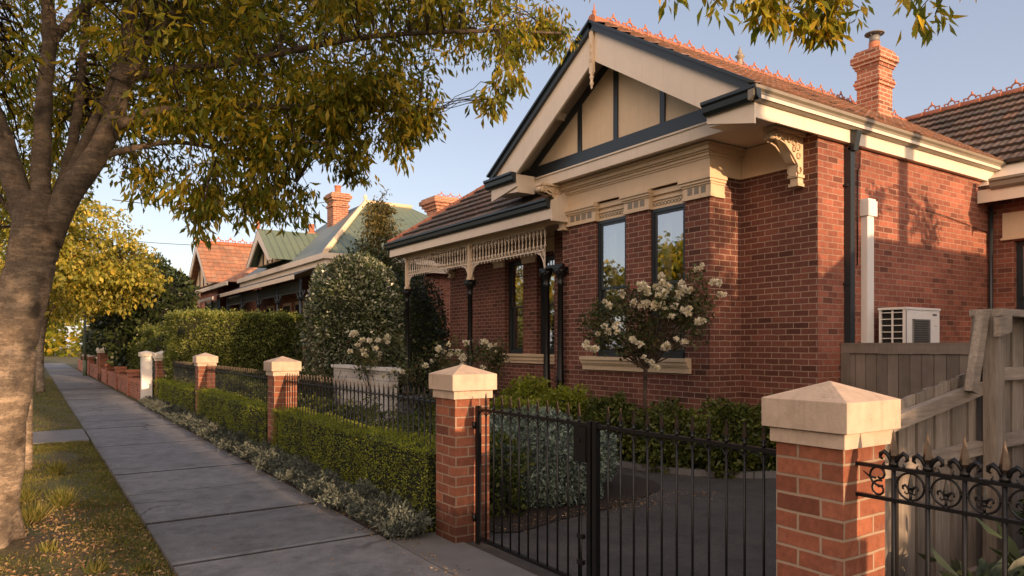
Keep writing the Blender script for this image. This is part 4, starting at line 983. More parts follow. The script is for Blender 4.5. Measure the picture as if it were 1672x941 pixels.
# consoles under the eaves
def console(y, xw=XW, z0=3.98, z1=4.70, reach=.66, w=.16, nm='console'):
    pts = [(xw, z1), (xw-reach, z1), (xw-reach-.02, z1-.05), (xw-reach+.04, z1-.10)]
    for i in range(9):
        t = i/8; pts.append((xw-reach+.10+.40*t**.8, z1-.12-.32*t+.05*math.sin(t*math.pi*2)))
    pts += [(xw-.17, z0+.12), (xw-.13, z0+.10), (xw-.13, z0), (xw, z0)]
    mb = MB(); mb.prism(pts[::-1], 'y', y-w/2+.02, y+w/2-.02)
    mb.box(xw-reach-.03, y-w/2-.02, z1-.045, xw-.002, y+w/2+.02, z1-.001)
    mb.box(xw-.16, y-w/2-.005, z0+.10, xw-.002, y+w/2+.005, z0+.14); mb.box(xw-.15, y-w/2, z0-.02, xw-.002, y+w/2, z0+.02)
    c = mb.build(nm, M['cream'], H)
    s = MB()
    for yy in (y-w/2-.0, y+w/2):
        s.ring((xw-reach+.055, yy, z1-.115), .055, .016, 14, 5, 'y'); s.ring((xw-reach+.055, yy, z1-.115), .022, .014, 10, 5, 'y')
        s.ring((xw-.11, yy, z0+.20), .05, .012, 12, 5, 'y')
        for k, (dx, dz, rr) in enumerate(((-.22, -.14, .05), (-.13, -.2, .045), (-.22, -.24, .035), (-.33, -.13, .035), (-.12, -.32, .04))): s.ring((xw+dx, yy, z1+dz), rr, .009, 10, 4, 'y')
        s.tube([(xw-reach+.1, yy, z1-.17), (xw-reach+.22, yy, z1-.20), (xw-.28, yy, z1-.32), (xw-.16, yy, z1-.44), (xw-.12, yy, z0+.14)], .014, 5)
    s.tube([(xw-reach+.0, y-w/2, z1-.115), (xw-reach+.0, y+w/2, z1-.115)], .05, 10)
    s.build('scrollwork', M['cream'], c)
console(6.14); console(10.60, 8.34, 3.90, 4.70, .62); console(16.8, XV, 3.55, 4.08, .5)
# chimney on the side slope
C = (14.2, 7.9); cw, cl = .52, .46
mb = MB(); x0, y0 = C
def ring_box(mb, p, z0, z1): mb.box(x0-p, y0-p, z0, x0+cw+p, y0+cl+p, z1)
ring_box(mb, 0, 5.9, 7.40)
for p, a, b in ((.03, 7.02, 7.09), (.05, 7.09, 7.14), (.03, 7.14, 7.2), (.03, 7.40, 7.46), (.06, 7.46, 7.53), (.09, 7.53, 7.66), (.05, 7.66, 7.73), (.02, 7.73, 7.78)): ring_box(mb, p, a+.0005, b)
ch = mb.build('chimney', M['brick_chimney'], H)
mb = MB(); mb.lathe((x0+.24, y0+.22, 7.78), [(.13,0),(.13,.05),(.11,.07),(.11,.19)], 14); mb.build('chimney_pot', M['terracotta'], ch)
mb = MB(); mb.lathe((x0+.24, y0+.22, 7.971), [(.10,0),(.10,.13),(.02,.131)], 14); mb.lathe((x0+.24, y0+.22, 8.14), [(.19,0),(.19,.02),(.04,.07)], 14)
for a in range(4): mb.tube([(x0+.24+.1*math.cos(a*1.57), y0+.22+.1*math.sin(a*1.57), 8.09), (x0+.24+.16*math.cos(a*1.57), y0+.22+.16*math.sin(a*1.57), 8.145)], .008, 4)
mb.build('cowl', M['lead'], ch)
mb = MB(); mb.box(x0-.05, y0-.05, 6.0, x0+cw+.05, y0+cl+.05, 6.34); mb.build('flashing', M['lead'], ch)
# wing at the right
WX = 14.2
mb = MB(); wallgrid_x(mb, WX, WX+.24, 2.9, SY+.1, 0, 4.5, [(5.02, 5.50, 1.6, 3.55)]); mb.box(WX+.001, 2.9, 0, 19, 3.1, 4.5, skip='l'); mb.build('wing_wall', M['brick_side'], H)
sash_window(H, WX+.1, 5.02, 5.50, 1.6, 3.55, 'narrow dark window of the side wing', True, .05, 'dark')
mb = MB(); mb.box(WX-.05, 4.95, 3.60, WX+.05, 5.66, 4.05); mb.box(WX-.08, 4.93, 3.575, WX+.05, 5.68, 3.61); mb.build('lintel', M['cream'], H)
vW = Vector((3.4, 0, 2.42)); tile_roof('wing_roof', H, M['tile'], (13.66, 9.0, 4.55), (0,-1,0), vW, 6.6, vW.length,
    lambda u, v: 4.55+v*vW.normalized().z+.05 > 4.935+min(AY-5.68, max(0, (9.0-u)-5.68))*.632 if (9.0-u) < AY else False)
mb = MB(); mb.face([(13.7, 2.4, 4.50), (17.1, 2.4, 6.92), (17.1, 9.0, 6.92), (13.7, 5.9, 4.50)]); mb.face([(17.1, 2.4, 6.9), (20.5, 2.4, 4.5), (20.5, 9, 4.5), (17.1, 9, 6.9)][::-1]); mb.build('wing_deck', M['cream_light'], H)
r = ridge_caps('ridge_capping', H, M['terracotta'], (17.1, 2.4, 7.02), (17.1, AY, 7.02), .09); cresting(r, 'terracotta', (17.1, 2.6, 7.09), (17.1, AY-.1, 7.09), .42, 1.35)
mb = MB(); mb.prism([(13.66-p, 4.42+q) for p, q in GP][::-1], 'y', 2.4, 5.63); mb.build('wing_gutter', M['gutter_side'], H)
mb = MB(); mb.box(13.661, 2.4, 4.20, 13.69, 5.85, 4.42); mb.box(13.69, 2.4, 4.30, WX, 5.85, 4.31); mb.build('wing_fascia', M['cream_light'], H)
# pipes on the side wall
mb = MB(); mb.box(9.63, 5.76, 0, 9.74, 5.855, 4.55); mb.obox((9.685, 5.73, 4.64), (0,-.2,1), (1,0,0), (0,1,.2), .14, .055, .045)
for z in (1.2, 2.6, 4.0): mb.box(9.60, 5.79, z, 9.77, 5.858, z+.03)
mb.build('downpipe', M['dark'], H)
mb = MB(); mb.tube([(9.93, 5.835, 4.25), (9.93, 5.835, 2.9)], .009, 5); mb.tube([(9.93, 5.835, 4.25), (9.99, 5.835, 4.33), (10.0, 5.835, 4.55)], .008, 5); mb.tube([(11.9, 5.835, 3.9), (12.6, 5.835, 3.86), (14.1, 5.835, 3.72)], .006, 4); mb.build('cable', M['black_iron'], H)
mb = MB(); mb.tube([(14.05, 5.80, 0), (14.05, 5.80, 4.2)], .035, 8); mb.build('downpipe', M['dark'], H)
# ---------------------------------------------------------------- air conditioner and its pipe cover
e = empty('air_conditioner', (10.7, 5.5, 1.62), 'white air conditioner unit with square fan grille, above the grey gate', 'air conditioner')
a0, a1, b0, b1, c0, c1 = 10.22, 11.18, 5.30, 5.68, 1.60, 2.27
mb = MB(); mb.box(a0+.01, b0, c0, a1, b1, c1, skip='l'); mb.box(a0-.012, b0-.012, c1-.02, a1+.012, b1+.01, c1+.012); mb.box(a0, b0, c0, a0+.03, b0+.04, c1-.021); mb.box(a0, b1-.03, c0, a0+.03, b1, c1-.021); mb.box(a0+.0, b0+.04, c0, a0+.03, b1-.03, c0+.03)
mb.build('casing', M['white'], e)
mb = MB(); mb.face([(a0+.05, b1-.03, c0), (a0+.05, b0+.03, c0), (a0+.05, b0+.03, c1-.02), (a0+.05, b1-.03, c1-.02)]); mb.box(10.42, b0-.004, 1.60, 10.86, b0-.001, 2.10); mb.build('shadow_panel', M['room'], e)
mb = MB()
for k in range(7): mb.box(a0+.005, b0+.04, c0+.05+k*.092, a0+.02, b1-.03, c0+.062+k*.092)
mb.box(a0+.002, (b0+b1)/2-.01, c0+.03, a0+.022, (b0+b1)/2+.01, c1-.03); mb.build('side_louvre', M['white'], e)
mb = MB()
for k in range(15): mb.tube([(10.42+k*.0315, b0-.012, 1.60), (10.42+k*.0315, b0-.012, 2.10)], .003, 4, False)
for k in range(16): mb.tube([(10.42, b0-.014, 1.61+k*.0325), (10.861, b0-.014, 1.61+k*.0325)], .003, 4, False)
mb.box(10.405, b0-.02, 1.60, 10.42, b0-.001, 2.115); mb.box(10.861, b0-.02, 1.60, 10.876, b0-.001, 2.115); mb.box(10.405, b0-.02, 2.10, 10.876, b0-.001, 2.115); mb.build('fan_grille', M['lead'], e)
mb = MB()
for k in range(5): mb.box(10.98+k*.024, b0-.003, 2.17, 10.998+k*.024, b0-.001, 2.20)
mb.box(11.03, b0-.003, 2.02, 11.10, b0-.001, 2.026); mb.build('badge', M['gutter'], e)
mb = MB(); mb.box(10.3, 5.35, 1.56, 10.34, 5.86, 1.599); mb.box(11.05, 5.35, 1.56, 11.09, 5.86, 1.599); mb.build('wall_bracket', M['white'], e)
e = empty('pipe_cover', (10.16, 5.8, 1.6), 'tall white pipe cover on the side wall, left of the air conditioner', 'duct')
mb = MB(); mb.box(10.06, 5.76, 1.75, 10.23, 5.858, 3.62); mb.build('duct_run', M['white'], e)
mb = MB(); mb.box(10.03, 5.73, 3.62, 10.27, 5.858, 3.84); mb.box(10.05, 5.745, 3.84, 10.25, 5.858, 3.87); mb.build('end_cap', M['white'], e)
# ---------------------------------------------------------------- grey side gate, boundary fence
e = empty('side_gate', (9.56, 4, 0), 'grey painted board gate closing the side passage below the air conditioner', 'gate')
mb = MB(); y = 2.2
while y < 5.78: mb.box(9.56, y+.004, .05, 9.585, min(y+.146, 5.80), 1.63); y += .15
mb.build('board_panel', M['grey_gate'], e)
mb = MB(); mb.box(9.535, 2.2, 1.632, 9.60, 5.85, 1.75); mb.box(9.53, 2.2, 1.75, 9.61, 5.85, 1.775); mb.box(9.535, 5.72, 0, 9.559, 5.85, 1.63); mb.build('top_rail', M['grey_gate'], e)
e = empty('paling_fence', (5.0, 2.15, 0), 'weathered timber paling fence between the gardens, stepping down toward the street', 'fence')
def topz(x):
    if x < 4.99: return 1.335+(x-3.5)*.165
    return 1.955
random.seed(8)
x = 3.46; k = 0
mb = MB()
while x < 14.05:
    w = .098; zt = topz(x+.05)-.0; dy = .012 if k % 2 else 0
    z0 = .04; mb.face
    ztl, ztr = topz(x), topz(x+w)
    if 4.75 < x+w and x < 4.98: pass
    poly = [(x, z0), (x+w, z0), (x+w, ztr+random.uniform(-.006,.006)), (x, ztl+random.uniform(-.006,.006))]
    mb.prism(poly, 'y', 2.155+dy, 2.172+dy); x += w+.006; k += 1
mb.build('palings', M['paling'], e)
for (xa, za, xb, zb) in ((3.45, 1.235, 5.0, 1.475), (3.45, 1.05, 5.0, 1.10), (3.45, .30, 5.0, .30), (5.12, 1.56, 14, 1.56), (5.12, 1.12, 14, 1.12), (5.12, .3, 14, .3)):
    mb = MB(); mb.bar((xa, 2.13, za), (xb, 2.13, zb), .045, .085, up=(0,1,0)) if False else mb.prism([(xa, za-.045), (xb, zb-.045), (xb, zb+.04), (xa, za+.04)], 'y', 2.108, 2.153); mb.build('rail', M['rail_wood'], e)
for px_, h in ((5.05, 1.93), (7.6, 1.93), (10.1, 1.93), (12.6, 1.93), (3.50, 1.33)):
    mb = MB(); mb.box(px_-.055, 2.03, 0, px_+.055, 2.107 if px_ < 6 else 2.106, h); mb.build('post', M['paling'], e)
mb = MB(); mb.box(5.0, 2.0, 1.93, 14, 2.19, 1.975); mb.build('top_capping', M['rail_wood'], e)
mb = MB(); mb.prism([(4.74, 1.47), (4.82, 1.45), (4.975, 1.93), (4.975, 1.968), (4.90, 1.965)], 'y', 2.06, 2.106); mb.prism([(4.95, 1.80), (5.115, 1.83), (5.115, 1.945), (4.95, 1.915)], 'y', 1.99, 2.028); mb.build('rake_board', M['rail_wood'], e)
# ---------------------------------------------------------------- the big street tree
def limb(mb, pts, r0, r1, n=10, sub=4):
    P = [Vector(p) for p in pts]; out = []
    for i in range(len(P)-1):
        p0, p1, p2, p3 = P[max(i-1,0)], P[i], P[i+1], P[min(i+2, len(P)-1)]
        for s in range(sub):
            t = s/sub; out.append(.5*((2*p1)+(p2-p0)*t+(2*p0-5*p1+4*p2-p3)*t*t+(3*p1-p0-3*p2+p3)*t**3))
    out.append(P[-1]); K = len(out)-1
    rad = [(r0+(r1-r0)*(i/K)**.85)*(1+.07*noise.noise(out[i]*3)) for i in range(K+1)]
    mb.tube(out, rad, n); return list(zip(out, rad))
def connect_clusters(limbs, clusters, mb, r=.008, maxd=2.5):
    pts = [p for l in limbs for p, rr in l]; A = np.array([tuple(p) for p in pts])
    for c in clusters:
        d = np.linalg.norm(A-c, axis=1)+np.maximum(0, A[:,2]-c[2])*.2; i = int(np.argmin(d))
        if d[i] < .12: continue
        path = twigpath(pts[i], c, random.uniform(.02, .16), 4, .10)
        L0 = (Vector(c)-pts[i]).length
        mb.tube(path, [max(.0035, r*min(1.6, L0)*(1-j/4.6)) for j in range(5)], 4, False)
def crown_leaves(C, per, rad, Lh, Wd, droop=.8, spread=1.):
    n = len(C)*per; base = np.repeat(C, per, axis=0); off = unit(RNG.normal(size=(n,3)))*(rad*RNG.random(n)**.6)[:,None]*np.array([1,1,.85])
    D = unit(unit(off)*.55*spread+RNG.normal(size=(n,3))*.5+np.array([0,0,-droop]))
    q_ = .5+1.0*RNG.random(n)**1.5
    return leaf_arrays(base+off, D, Lh*q_, Wd*q_*(.75+.5*RNG.random(n)), .25)
e = empty('street_tree', (-.25, 7.27, 0), 'big spreading street tree with grey trunk forking low, growing on the verge at left', 'tree')
mb = MB(); limbs = []
tr = [(-.33,7.30,-.05), (-.32,7.28,.12), (-.29,7.26,.45), (-.21,7.22,1.1), (-.11,7.17,1.8), (.0,7.13,2.35), (.06,7.12,2.75), (.10,7.12,2.98)]
base = len(mb.v); tp = [Vector(q) for q in tr]; tz = [q.z for q in tp]; fine = []; fr_ = []
for i in range(70):
    z = -.05+(2.98+.05)*i/69
    fine.append(Vector((np.interp(z, tz, [q.x for q in tp]), np.interp(z, tz, [q.y for q in tp]), z))); fr_.append(float(np.interp(z, tz, [.36,.27,.215,.193,.183,.176,.182,.165])))
mb.tube(fine, fr_, 40)
for v in mb.v[base:]:
    cx = np.interp(v.z, tz, [q.x for q in tp]); cy = np.interp(v.z, tz, [q.y for q in tp]); a = math.atan2(v.y-cy, v.x-cx); k = max(0, .5-v.z)/.5
    nn = k*.06*math.sin(a*5+1)+noise.noise(Vector((v.x*3, v.y*3, v.z*1.6)))*.035+noise.noise(Vector((v.x*9, v.y*9, v.z*14)))*.008-.02*math.exp(-((v.z-1.72)/.035)**2)-.014*math.exp(-((v.z-2.42)/.03)**2)
    v.x += math.cos(a)*nn; v.y += math.sin(a)*nn
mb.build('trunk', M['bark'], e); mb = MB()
spec = [([(.02,7.12,2.55), (-.08,7.2,3.0), (-.24,7.37,3.6), (-.5,7.6,4.4), (-1.1,7.9,5.6), (-1.8,8.3,7.0)], .125, .045),
        ([(.08,7.14,2.7), (.07,7.2,3.2), (.10,7.18,3.9), (.13,7.2,4.5), (.0,7.4,5.6), (-.2,7.6,7.2)], .095, .04),
        ([(.10,7.1,2.6), (.26,7.0,3.0), (.47,6.88,3.35), (.60,6.84,3.75), (.68,6.85,4.2), (.70,6.9,4.9), (.8,6.9,6.5)], .135, .04),
        ([(.14,7.2,2.85), (.27,7.3,3.3), (.36,7.5,3.9), (.40,7.6,4.4), (.5,7.9,5.6)], .065, .03),
        ([(.63,6.85,3.95), (.80,6.78,4.3), (1.05,6.7,4.62), (1.5,6.5,5.1), (2.3,6.1,5.6), (3.2,5.7,5.7)], .10, .03),
        ([(.20,7.15,2.95), (.38,7.05,3.45), (.58,7.2,4.0), (.75,7.4,4.7), (1.2,7.9,5.6)], .06, .025),
        ([(.55,6.86,3.55), (.85,6.75,3.72), (1.3,6.6,3.80), (1.9,6.4,3.86), (2.6,6.2,3.9), (3.2,5.9,3.95)], .05, .014),
        ([(.62,6.85,4.0), (1.0,6.8,4.12), (1.6,6.5,4.25), (2.4,6.0,4.45), (3.3,5.5,4.55), (4.1,5.3,4.65)], .05, .014),
        ([(.46,6.88,3.3), (.75,6.8,3.42), (1.1,6.75,3.50), (1.6,6.8,3.46), (2.1,6.8,3.3)], .035, .01),
        ([(-.15,7.3,3.3), (-.4,7.2,3.8), (-.8,6.9,4.6), (-1.4,6.5,5.6)], .07, .02),
        ([(-.2,7.35,3.5), (-.34,7.6,4.1), (-.3,7.9,4.8), (-.6,8.4,6)], .06, .02),
        ([(1.5,6.5,5.1), (2.0,5.9,5.3), (2.6,5.0,5.4), (3.1,4.3,5.2)], .04, .012),
        ([(.1,7.2,4.2), (.5,7.6,4.9), (1.4,8.4,5.4), (2.2,9.0,5.6)], .05, .015)]
for p, a, b in spec: limbs.append(limb(mb, p, a*.92, b*.8, 14, 7))
for v in mb.v:
    v += Vector((noise.noise(v*5), noise.noise(v*5+Vector((9,0,0))), 0))*.012
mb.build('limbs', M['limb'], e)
def ell(n, c, r, lo=None):
    d = unit(RNG.normal(size=(n,3))); q = RNG.random(n)**(1/2.2)
    P = np.array(c)+d*np.array(r)*q[:,None]
    if lo is not None: P = P[P[:,2] > lo]
    return P
C = np.vstack([ell(900, (-.3,7.5,6.0), (3.6,3.4,2.5), 3.75), ell(470, (1.8,6.7,5.05), (2.0,2.0,1.2)), ell(120, (3.0,5.9,5.0), (1.1,1.0,.6)),
               ell(170, (1.6,8.3,4.7), (1.8,1.4,1.1)), ell(150, (.2,8.7,4.2), (1.6,1.1,.9)), ell(120, (1.6,6.7,3.75), (1.0,.6,.42)), ell(110, (2.5,6.2,4.0), (.9,.6,.4))])
tips = [((1.95,6.6,3.05), .26, 16), ((1.65,6.6,3.02), .22, 12), ((1.25,6.45,2.80), .17, 9), ((1.12,6.5,2.98), .2, 12), ((1.4,6.6,3.22), .3, 22), ((2.55,6.55,3.42), .17, 8), ((2.45,6.4,3.62), .24, 16), ((3.0,5.85,3.86), .16, 8), ((3.2,5.1,3.80), .14, 6),
        ((3.15,6.5,4.02), .25, 14), ((3.4,5.1,4.08), .15, 7), ((3.5,5.3,4.35), .2, 10), ((4.05,5.5,4.75), .24, 14), ((4.2,5.5,4.72), .16, 7), ((3.7,5.35,4.45), .16, 7), ((2.9,6.2,3.8), .3, 18), ((.85,6.9,3.2), .2, 12), ((1.95,6.9,3.35), .3, 18), ((2.25,6.3,3.75), .25, 14)]
C2 = np.vstack([np.array(t)+unit(RNG.normal(size=(k,3)))*(s*RNG.random(k)**.5)[:,None] for t, s, k in tips])
C = C[(C[:,1] > 4.3)]
mb = MB(); connect_clusters(limbs, C, mb, .010); connect_clusters(limbs+[[(Vector(c), .01)] for c in C], C2, mb, .006); mb.build('twigs', M['twig'], e)
V = np.vstack([crown_leaves(C, 31, .20, .084, .027), crown_leaves(C2, 26, .13, .088, .026, 1.3)])
quads_obj('crown', V, L['tree'], e)
# ---------------------------------------------------------------- other trees
def tree(label, x, y, trunk, limbs_, crown, per, rad, Lh, Wd, mat, group=None, r0=.16, name='street_tree', cat='tree', tw=2):
    e = empty(name, (x, y, 0), label, cat, group); mb = MB()
    ls = [limb(mb, trunk, r0, r0*.6, 10)]
    for p in limbs_: ls.append(limb(mb, p, r0*.45, .02, 7))
    mb.build('trunk', M['bark'], e)
    C = np.vstack(crown)
    if tw: mb = MB(); connect_clusters(ls, C[::tw], mb, .012); mb.build('twigs', M['twig'], e)
    quads_obj('crown', crown_leaves(C, per, rad, Lh, Wd), L[mat], e); return e
tree('slim grey-trunked street tree just behind the big one, golden crown above it', -.05, 12.0, [(-.05,12,-.05), (-.04,12,1), (-.02,12.05,2.4), (0,12.1,3.6)],
     [[(0,12.1,3.2),(-.7,12.4,4.4),(-1.3,12.6,5.4)], [(0,12.1,3.4),(.3,12.6,4.6),(.5,13,5.6)]], [ell(330, (-.9,13.2,4.9), (2.1,2.2,1.9), 3.0)], 26, .24, .10, .04, 'tree_yellow', r0=.085)
tree('farther street tree with bright golden-lit crown over the footpath', .25, 31.5, [(.3,31.5,-.05), (.3,31.5,1.6), (.5,31.6,3.0)],
     [[(.5,31.6,2.6),(-.8,32,4.2),(-1.5,32,5.4)], [(.5,31.6,2.8),(1.6,31.4,4.3),(2.6,31.2,5.3)], [(.5,31.6,2.8),(.6,31.2,4.8),(.7,31,6.4)]],
     [ell(480, (1.0,31.5,5.0), (3.3,3.0,2.3), 2.6), ell(140, (2.6,31,4.2), (1.7,1.6,1.2)), ell(100, (.2,31,6.9), (1.6,1.6,1.0))], 30, .36, .17, .09, 'tree_yellow')
tree('third golden street tree far down the verge', .1, 45, [(.1,45,-.05), (.1,45,2), (.2,45,3.4)], [[(.2,45,3),(-1,45,5)], [(.2,45,3),(1.4,45,5)]], [ell(300, (.2,45,5.2), (3.2,3,2.4), 2.7)], 22, .45, .24, .13, 'tree_yellow', tw=3)
tree('last golden street tree before the end of the street', .2, 60, [(.1,60,-.05), (.1,60,2), (.2,60,3.4)], [[(.2,60,3),(-1,60,5)], [(.2,60,3),(1.4,60,5)]], [ell(260, (.4,60,5.4), (3.6,3,2.7), 2.4)], 20, .5, .3, .17, 'tree_yellow', tw=3)
# tree whose branch hangs over the drive (it stands behind the camera on the verge)
over = [(( a[0], a[1], a[2]+.17), b*.85, max(3, int(c*.6))) for a, b, c in [((3.85,3.5,4.20), .26, 14), ((4.15,3.3,4.12), .30, 22), ((4.45,3.15,4.08), .30, 24), ((4.3,3.2,3.95), .2, 10), ((4.75,3.0,4.05), .28, 20), ((4.92,2.9,3.86), .15, 9), ((4.98,2.85,3.74), .10, 6), ((4.6,3.1,3.92), .16, 8), ((5.0,2.5,3.95), .13, 6), ((5.0,2.45,3.78), .10, 6), ((4.95,2.2,4.05), .12, 6),
        ((3.7,3.6,4.28), .15, 6), ((3.15,3.85,4.22), .10, 5), ((4.6,2.9,4.35), .35, 26), ((4.0,3.0,4.5), .5, 34), ((5.3,2.2,4.2), .14, 5), ((5.4,2.3,4.35), .2, 8)]]
over = [o for o in over if not (4.86 < o[0][0] < 4.99 and o[0][1] > 2.6)]+[((4.72,3.05,4.02), .12, 7), ((4.8,3.1,4.2), .12, 6)]
C2 = np.vstack([np.array(t)+unit(RNG.normal(size=(k,3)))*(s*RNG.random(k)**.5)[:,None] for t, s, k in over])
e = empty('street_tree', (-1.3, -3.2, 0), 'street tree whose leafy branch hangs into the top right of the picture', 'tree')
mb = MB(); ls = [limb(mb, [(-1.3,-3.2,-.05), (-1.25,-3.2,1.2), (-1.1,-3.15,2.6), (-.9,-3.1,3.6)], .27, .18, 14)]
for p, a, b in (([(-.95,-3.1,3.3),(.5,-1.8,4.3),(2.2,.3,4.9),(3.3,1.9,4.9),(4.1,2.9,4.6),(4.7,3.0,4.2)], .12, .014), ([(-.9,-3.1,3.4),(-1.5,-3.6,5),(-2.2,-4,6.5)], .12, .03), ([(-.9,-3.1,3.5),(-.6,-3,5.2),(-.2,-3,7)], .12, .03),
                ([(-.9,-3.1,3.4),(.6,-4,4.8),(1.8,-4.6,5.8)], .1, .03), ([(3.3,1.9,4.9),(3.5,2.9,4.7),(3.8,3.5,4.3)], .03, .01), ([(3.3,1.9,4.9),(4.4,2.1,4.7),(5.0,2.3,4.1)], .03, .01)):
    ls.append(limb(mb, p, a, b, 8))
Cb = np.vstack([ell(120, (.45,-3.5,5.1), (.8,.8,2.1), 3.05), ell(230, (-.6,-3.4,5.9), (3.0,2.4,2.4), 3.75), ell(60, (2.6,.2,5.7), (1.3,1.6,.6))])  # first cluster added out of view to shade the big tree's trunk
connect_clusters(ls, np.vstack([C2, Cb[::3]]), mb, .008); mb.build('trunk', M['limb'], e)
quads_obj('crown', np.vstack([crown_leaves(C2, 14, .12, .115, .032, 1.2), crown_leaves(Cb, 30, .28, .12, .05)]), L['tree'], e)
tree('garden tree on the neighbour\'s side behind the viewer', 7.0, -9.6, [(7,-9.6,-.05),(7,-9.6,1.2),(7,-9.6,2.6)], [[(7,-9.6,2.2),(5.8,-9.6,4)], [(7,-9.6,2.2),(8.2,-9.6,4)]], [ell(460, (7.6,-9.6,4.3), (2.5,1.6,3.5), .6)], 34, .36, .18, .10, 'tree', tw=0)  # unseen tree added to shade the garden and lower side wall
tree('unseen tree added behind the viewer to shade the footpath', 1.9, -14, [(1.9,-14,-.05),(1.9,-14,1.2),(1.9,-14,2.6)], [[(1.9,-14,2.2),(.8,-14,4)], [(1.9,-14,2.2),(3,-14,4)]], [ell(300, (2.62,-14,3.0), (.85,2.2,2.4), .8), ell(380, (3.0,-14,7.6), (.85,2.2,3.4), 4)], 34, .42, .22, .12, 'tree', tw=0)  # unseen tree added, crown shaped to keep the footpath in shade
for i, (x, y, lab) in enumerate(((-12.2, -14, 'street tree across the road, nearest the start of the street'), (-12, -3, 'street tree across the road opposite the gate'), (-12.1, 9, 'street tree across the road beside the big tree'), (-12, 19, 'street tree across the road, fourth along'), (-12, 26.5, 'street tree across the road, fifth along, golden'), (-12, 34, 'street tree across the road, sixth along'), (-12.2, 43, 'street tree across the road, farthest along'))):
    h = 5.2+(i*37 % 5)*.3
    tree(lab, x, y, [(x,y,-.05),(x,y,1.5),(x+.1,y,3)], [[(x,y,2.4),(x-1.2,y,4)], [(x,y,2.4),(x+1,y+1,4.2)]], [ell(190, (x, y, h-.6), (2.9,3.1,2.3), 2)], 22, .5, .30, .18, 'tree_yellow' if i % 2 else 'tree', 'street trees on the other side of the road', tw=0)
tree('unseen thin-crowned tree added behind the viewer for leaf shadows on the side wall', 12.5, -.45, [(12.5,-.45,0),(12.45,-.45,2.4),(12.4,-.4,4.4)], [[(12.4,-.4,4),(12.1,-.4,4.6),(12.0,-.4,5.0)]], [ell(22, (12.2,-.4,4.75), (.62,.5,.5)), ell(10, (10.9,-.4,4.9), (.3,.3,.35))], 26, .17, .11, .04, 'tree', r0=.06, tw=1)  # unseen tree added to cast leaf shadows on the side wall
# ---------------------------------------------------------------- garden in front of the villa
bush('blue_grey_shrub', 'large mounded blue-grey leafy shrub behind the gate, left of the driveway', 'shrub', (4.75,6.85,.38), (1.12,.98,.58), 30000, .055, .022, L['bluegrey'], core='core_silver', rough=.16, seed=3, shell=.3, droop=.25, corek=.72)
for i, (cx, cy, cz, r, lab) in enumerate([(7.35,7.1,.42,(.42,.5,.5),'glossy dark green shrub at the foot of the standard rose'), (7.75,6.35,.45,(.45,.42,.52),'leafy dark shrub in the bed in front of the bay corner'), (8.45,6.0,.5,(.5,.36,.55),'broad dark shrub at the corner nearest the side wall'),
        (7.15,8.0,.46,(.42,.55,.5),'leafy shrub in the bed left of the rose trunk'), (7.15,9.1,.5,(.42,.6,.55),'yellow-green clipped shrub in the bed below the bay window'), (7.2,10.2,.55,(.45,.6,.6),'yellow-green shrub in front of the double verandah posts'), (9.2,5.72,.3,(.35,.18,.34),'low shrub against the side wall by the gate')]):
    bush('garden_shrub', lab, 'shrub', (cx,cy,cz), r, 5200, .075, .040, L['garden'] if i not in (4,5) else L['hedge'], group='shrubs in the bed along the villa', rough=.25, seed=i+20, shell=.5, corek=.66)
for i, (x0, y0, x1, y1, z1, lab) in enumerate([(3.75,5.95,4.15,10.6,.72,'low leafy garden hedge just behind the nearest iron fence panel'), (3.75,11,4.2,16.6,.8,'low leafy garden hedge behind the middle iron fence panel'), (5.6,7.9,6.1,11.0,.86,'yellow-green low hedge between the blue-grey shrub and the villa'), (3.8,17.2,4.4,19.8,1.0,'leafy hedge behind the farthest iron fence panel')]):
    hedge('garden_hedge', lab, x0, y0, x1, y1, z1, 13000, .05, .026, L['garden'] if i != 2 else L['hedge'], rough=.14, seed=40+i, rnd=.15)
def strappy(name, label, x, y, n, h, mat, z=.05, w=.02, sp=.45, group=None, cat='plant'):
    D = unit(np.stack([RNG.normal(size=n)*sp, RNG.normal(size=n)*sp, np.ones(n)], 1)); P = np.stack([x+RNG.normal(size=n)*.06, y+RNG.normal(size=n)*.06, np.full(n, z)], 1)
    Hh = h*(.5+.6*RNG.random(n)); mid = P+D*(Hh*.6)[:,None]; D2 = unit(D+np.stack([D[:,0], D[:,1], -.9*np.ones(n)], 1)*.8)
    V = np.vstack([leaf_arrays(P, D, Hh*.8, w, .1), leaf_arrays(mid, D2, Hh*.45, w*.8, .1)])
    return tag(quads_obj(name, V, mat, None, (x, y, z)), label, cat, group)
strappy('strappy_plant', 'tall thin-leaved plant in front of the bay, left of the standard rose', 7.9, 9.2, 90, 1.15, L['hedge'], w=.03)
strappy('strappy_plant', 'wispy yellow-green plant below the double verandah posts', 7.6, 10.5, 120, 1.2, L['hedge'], w=.03)
strappy('strappy_plant', 'spiky thin plant just left of the bay window sill', 8.1, 10.2, 70, 1.1, L['garden'], w=.03)
def flower_mesh(seed, s=.055):
    rg = np.random.default_rng(seed); n = 26; d = unit(rg.normal(size=(n,3))+np.array([0,0,.4]))
    P = d*s*.25*rg.random(n)[:,None]
    return leaf_arrays(P, d, s*(.7+.4*rg.random(n)), s*.75, .35)
FL = []
for k in range(5):
    o = quads_obj('flower', flower_mesh(k, .062), [L['petal']], None, (0,0,0)); FL.append(o.data); bpy.data.objects.remove(o)
def flowers(parent, pts, s=1., cluster=True):
    o0 = ORG[parent]
    for i, p in enumerate(pts):
        f = bpy.data.objects.new('flower', FL[i % 5]); col.objects.link(f); f.parent = parent
        f.location = Vector(p)-o0; k = s*random.uniform(.75, 1.2); f.scale = (k, k, k*.9); f.rotation_euler = (random.uniform(-.6,.6), random.uniform(-.6,.6), random.uniform(0,6))
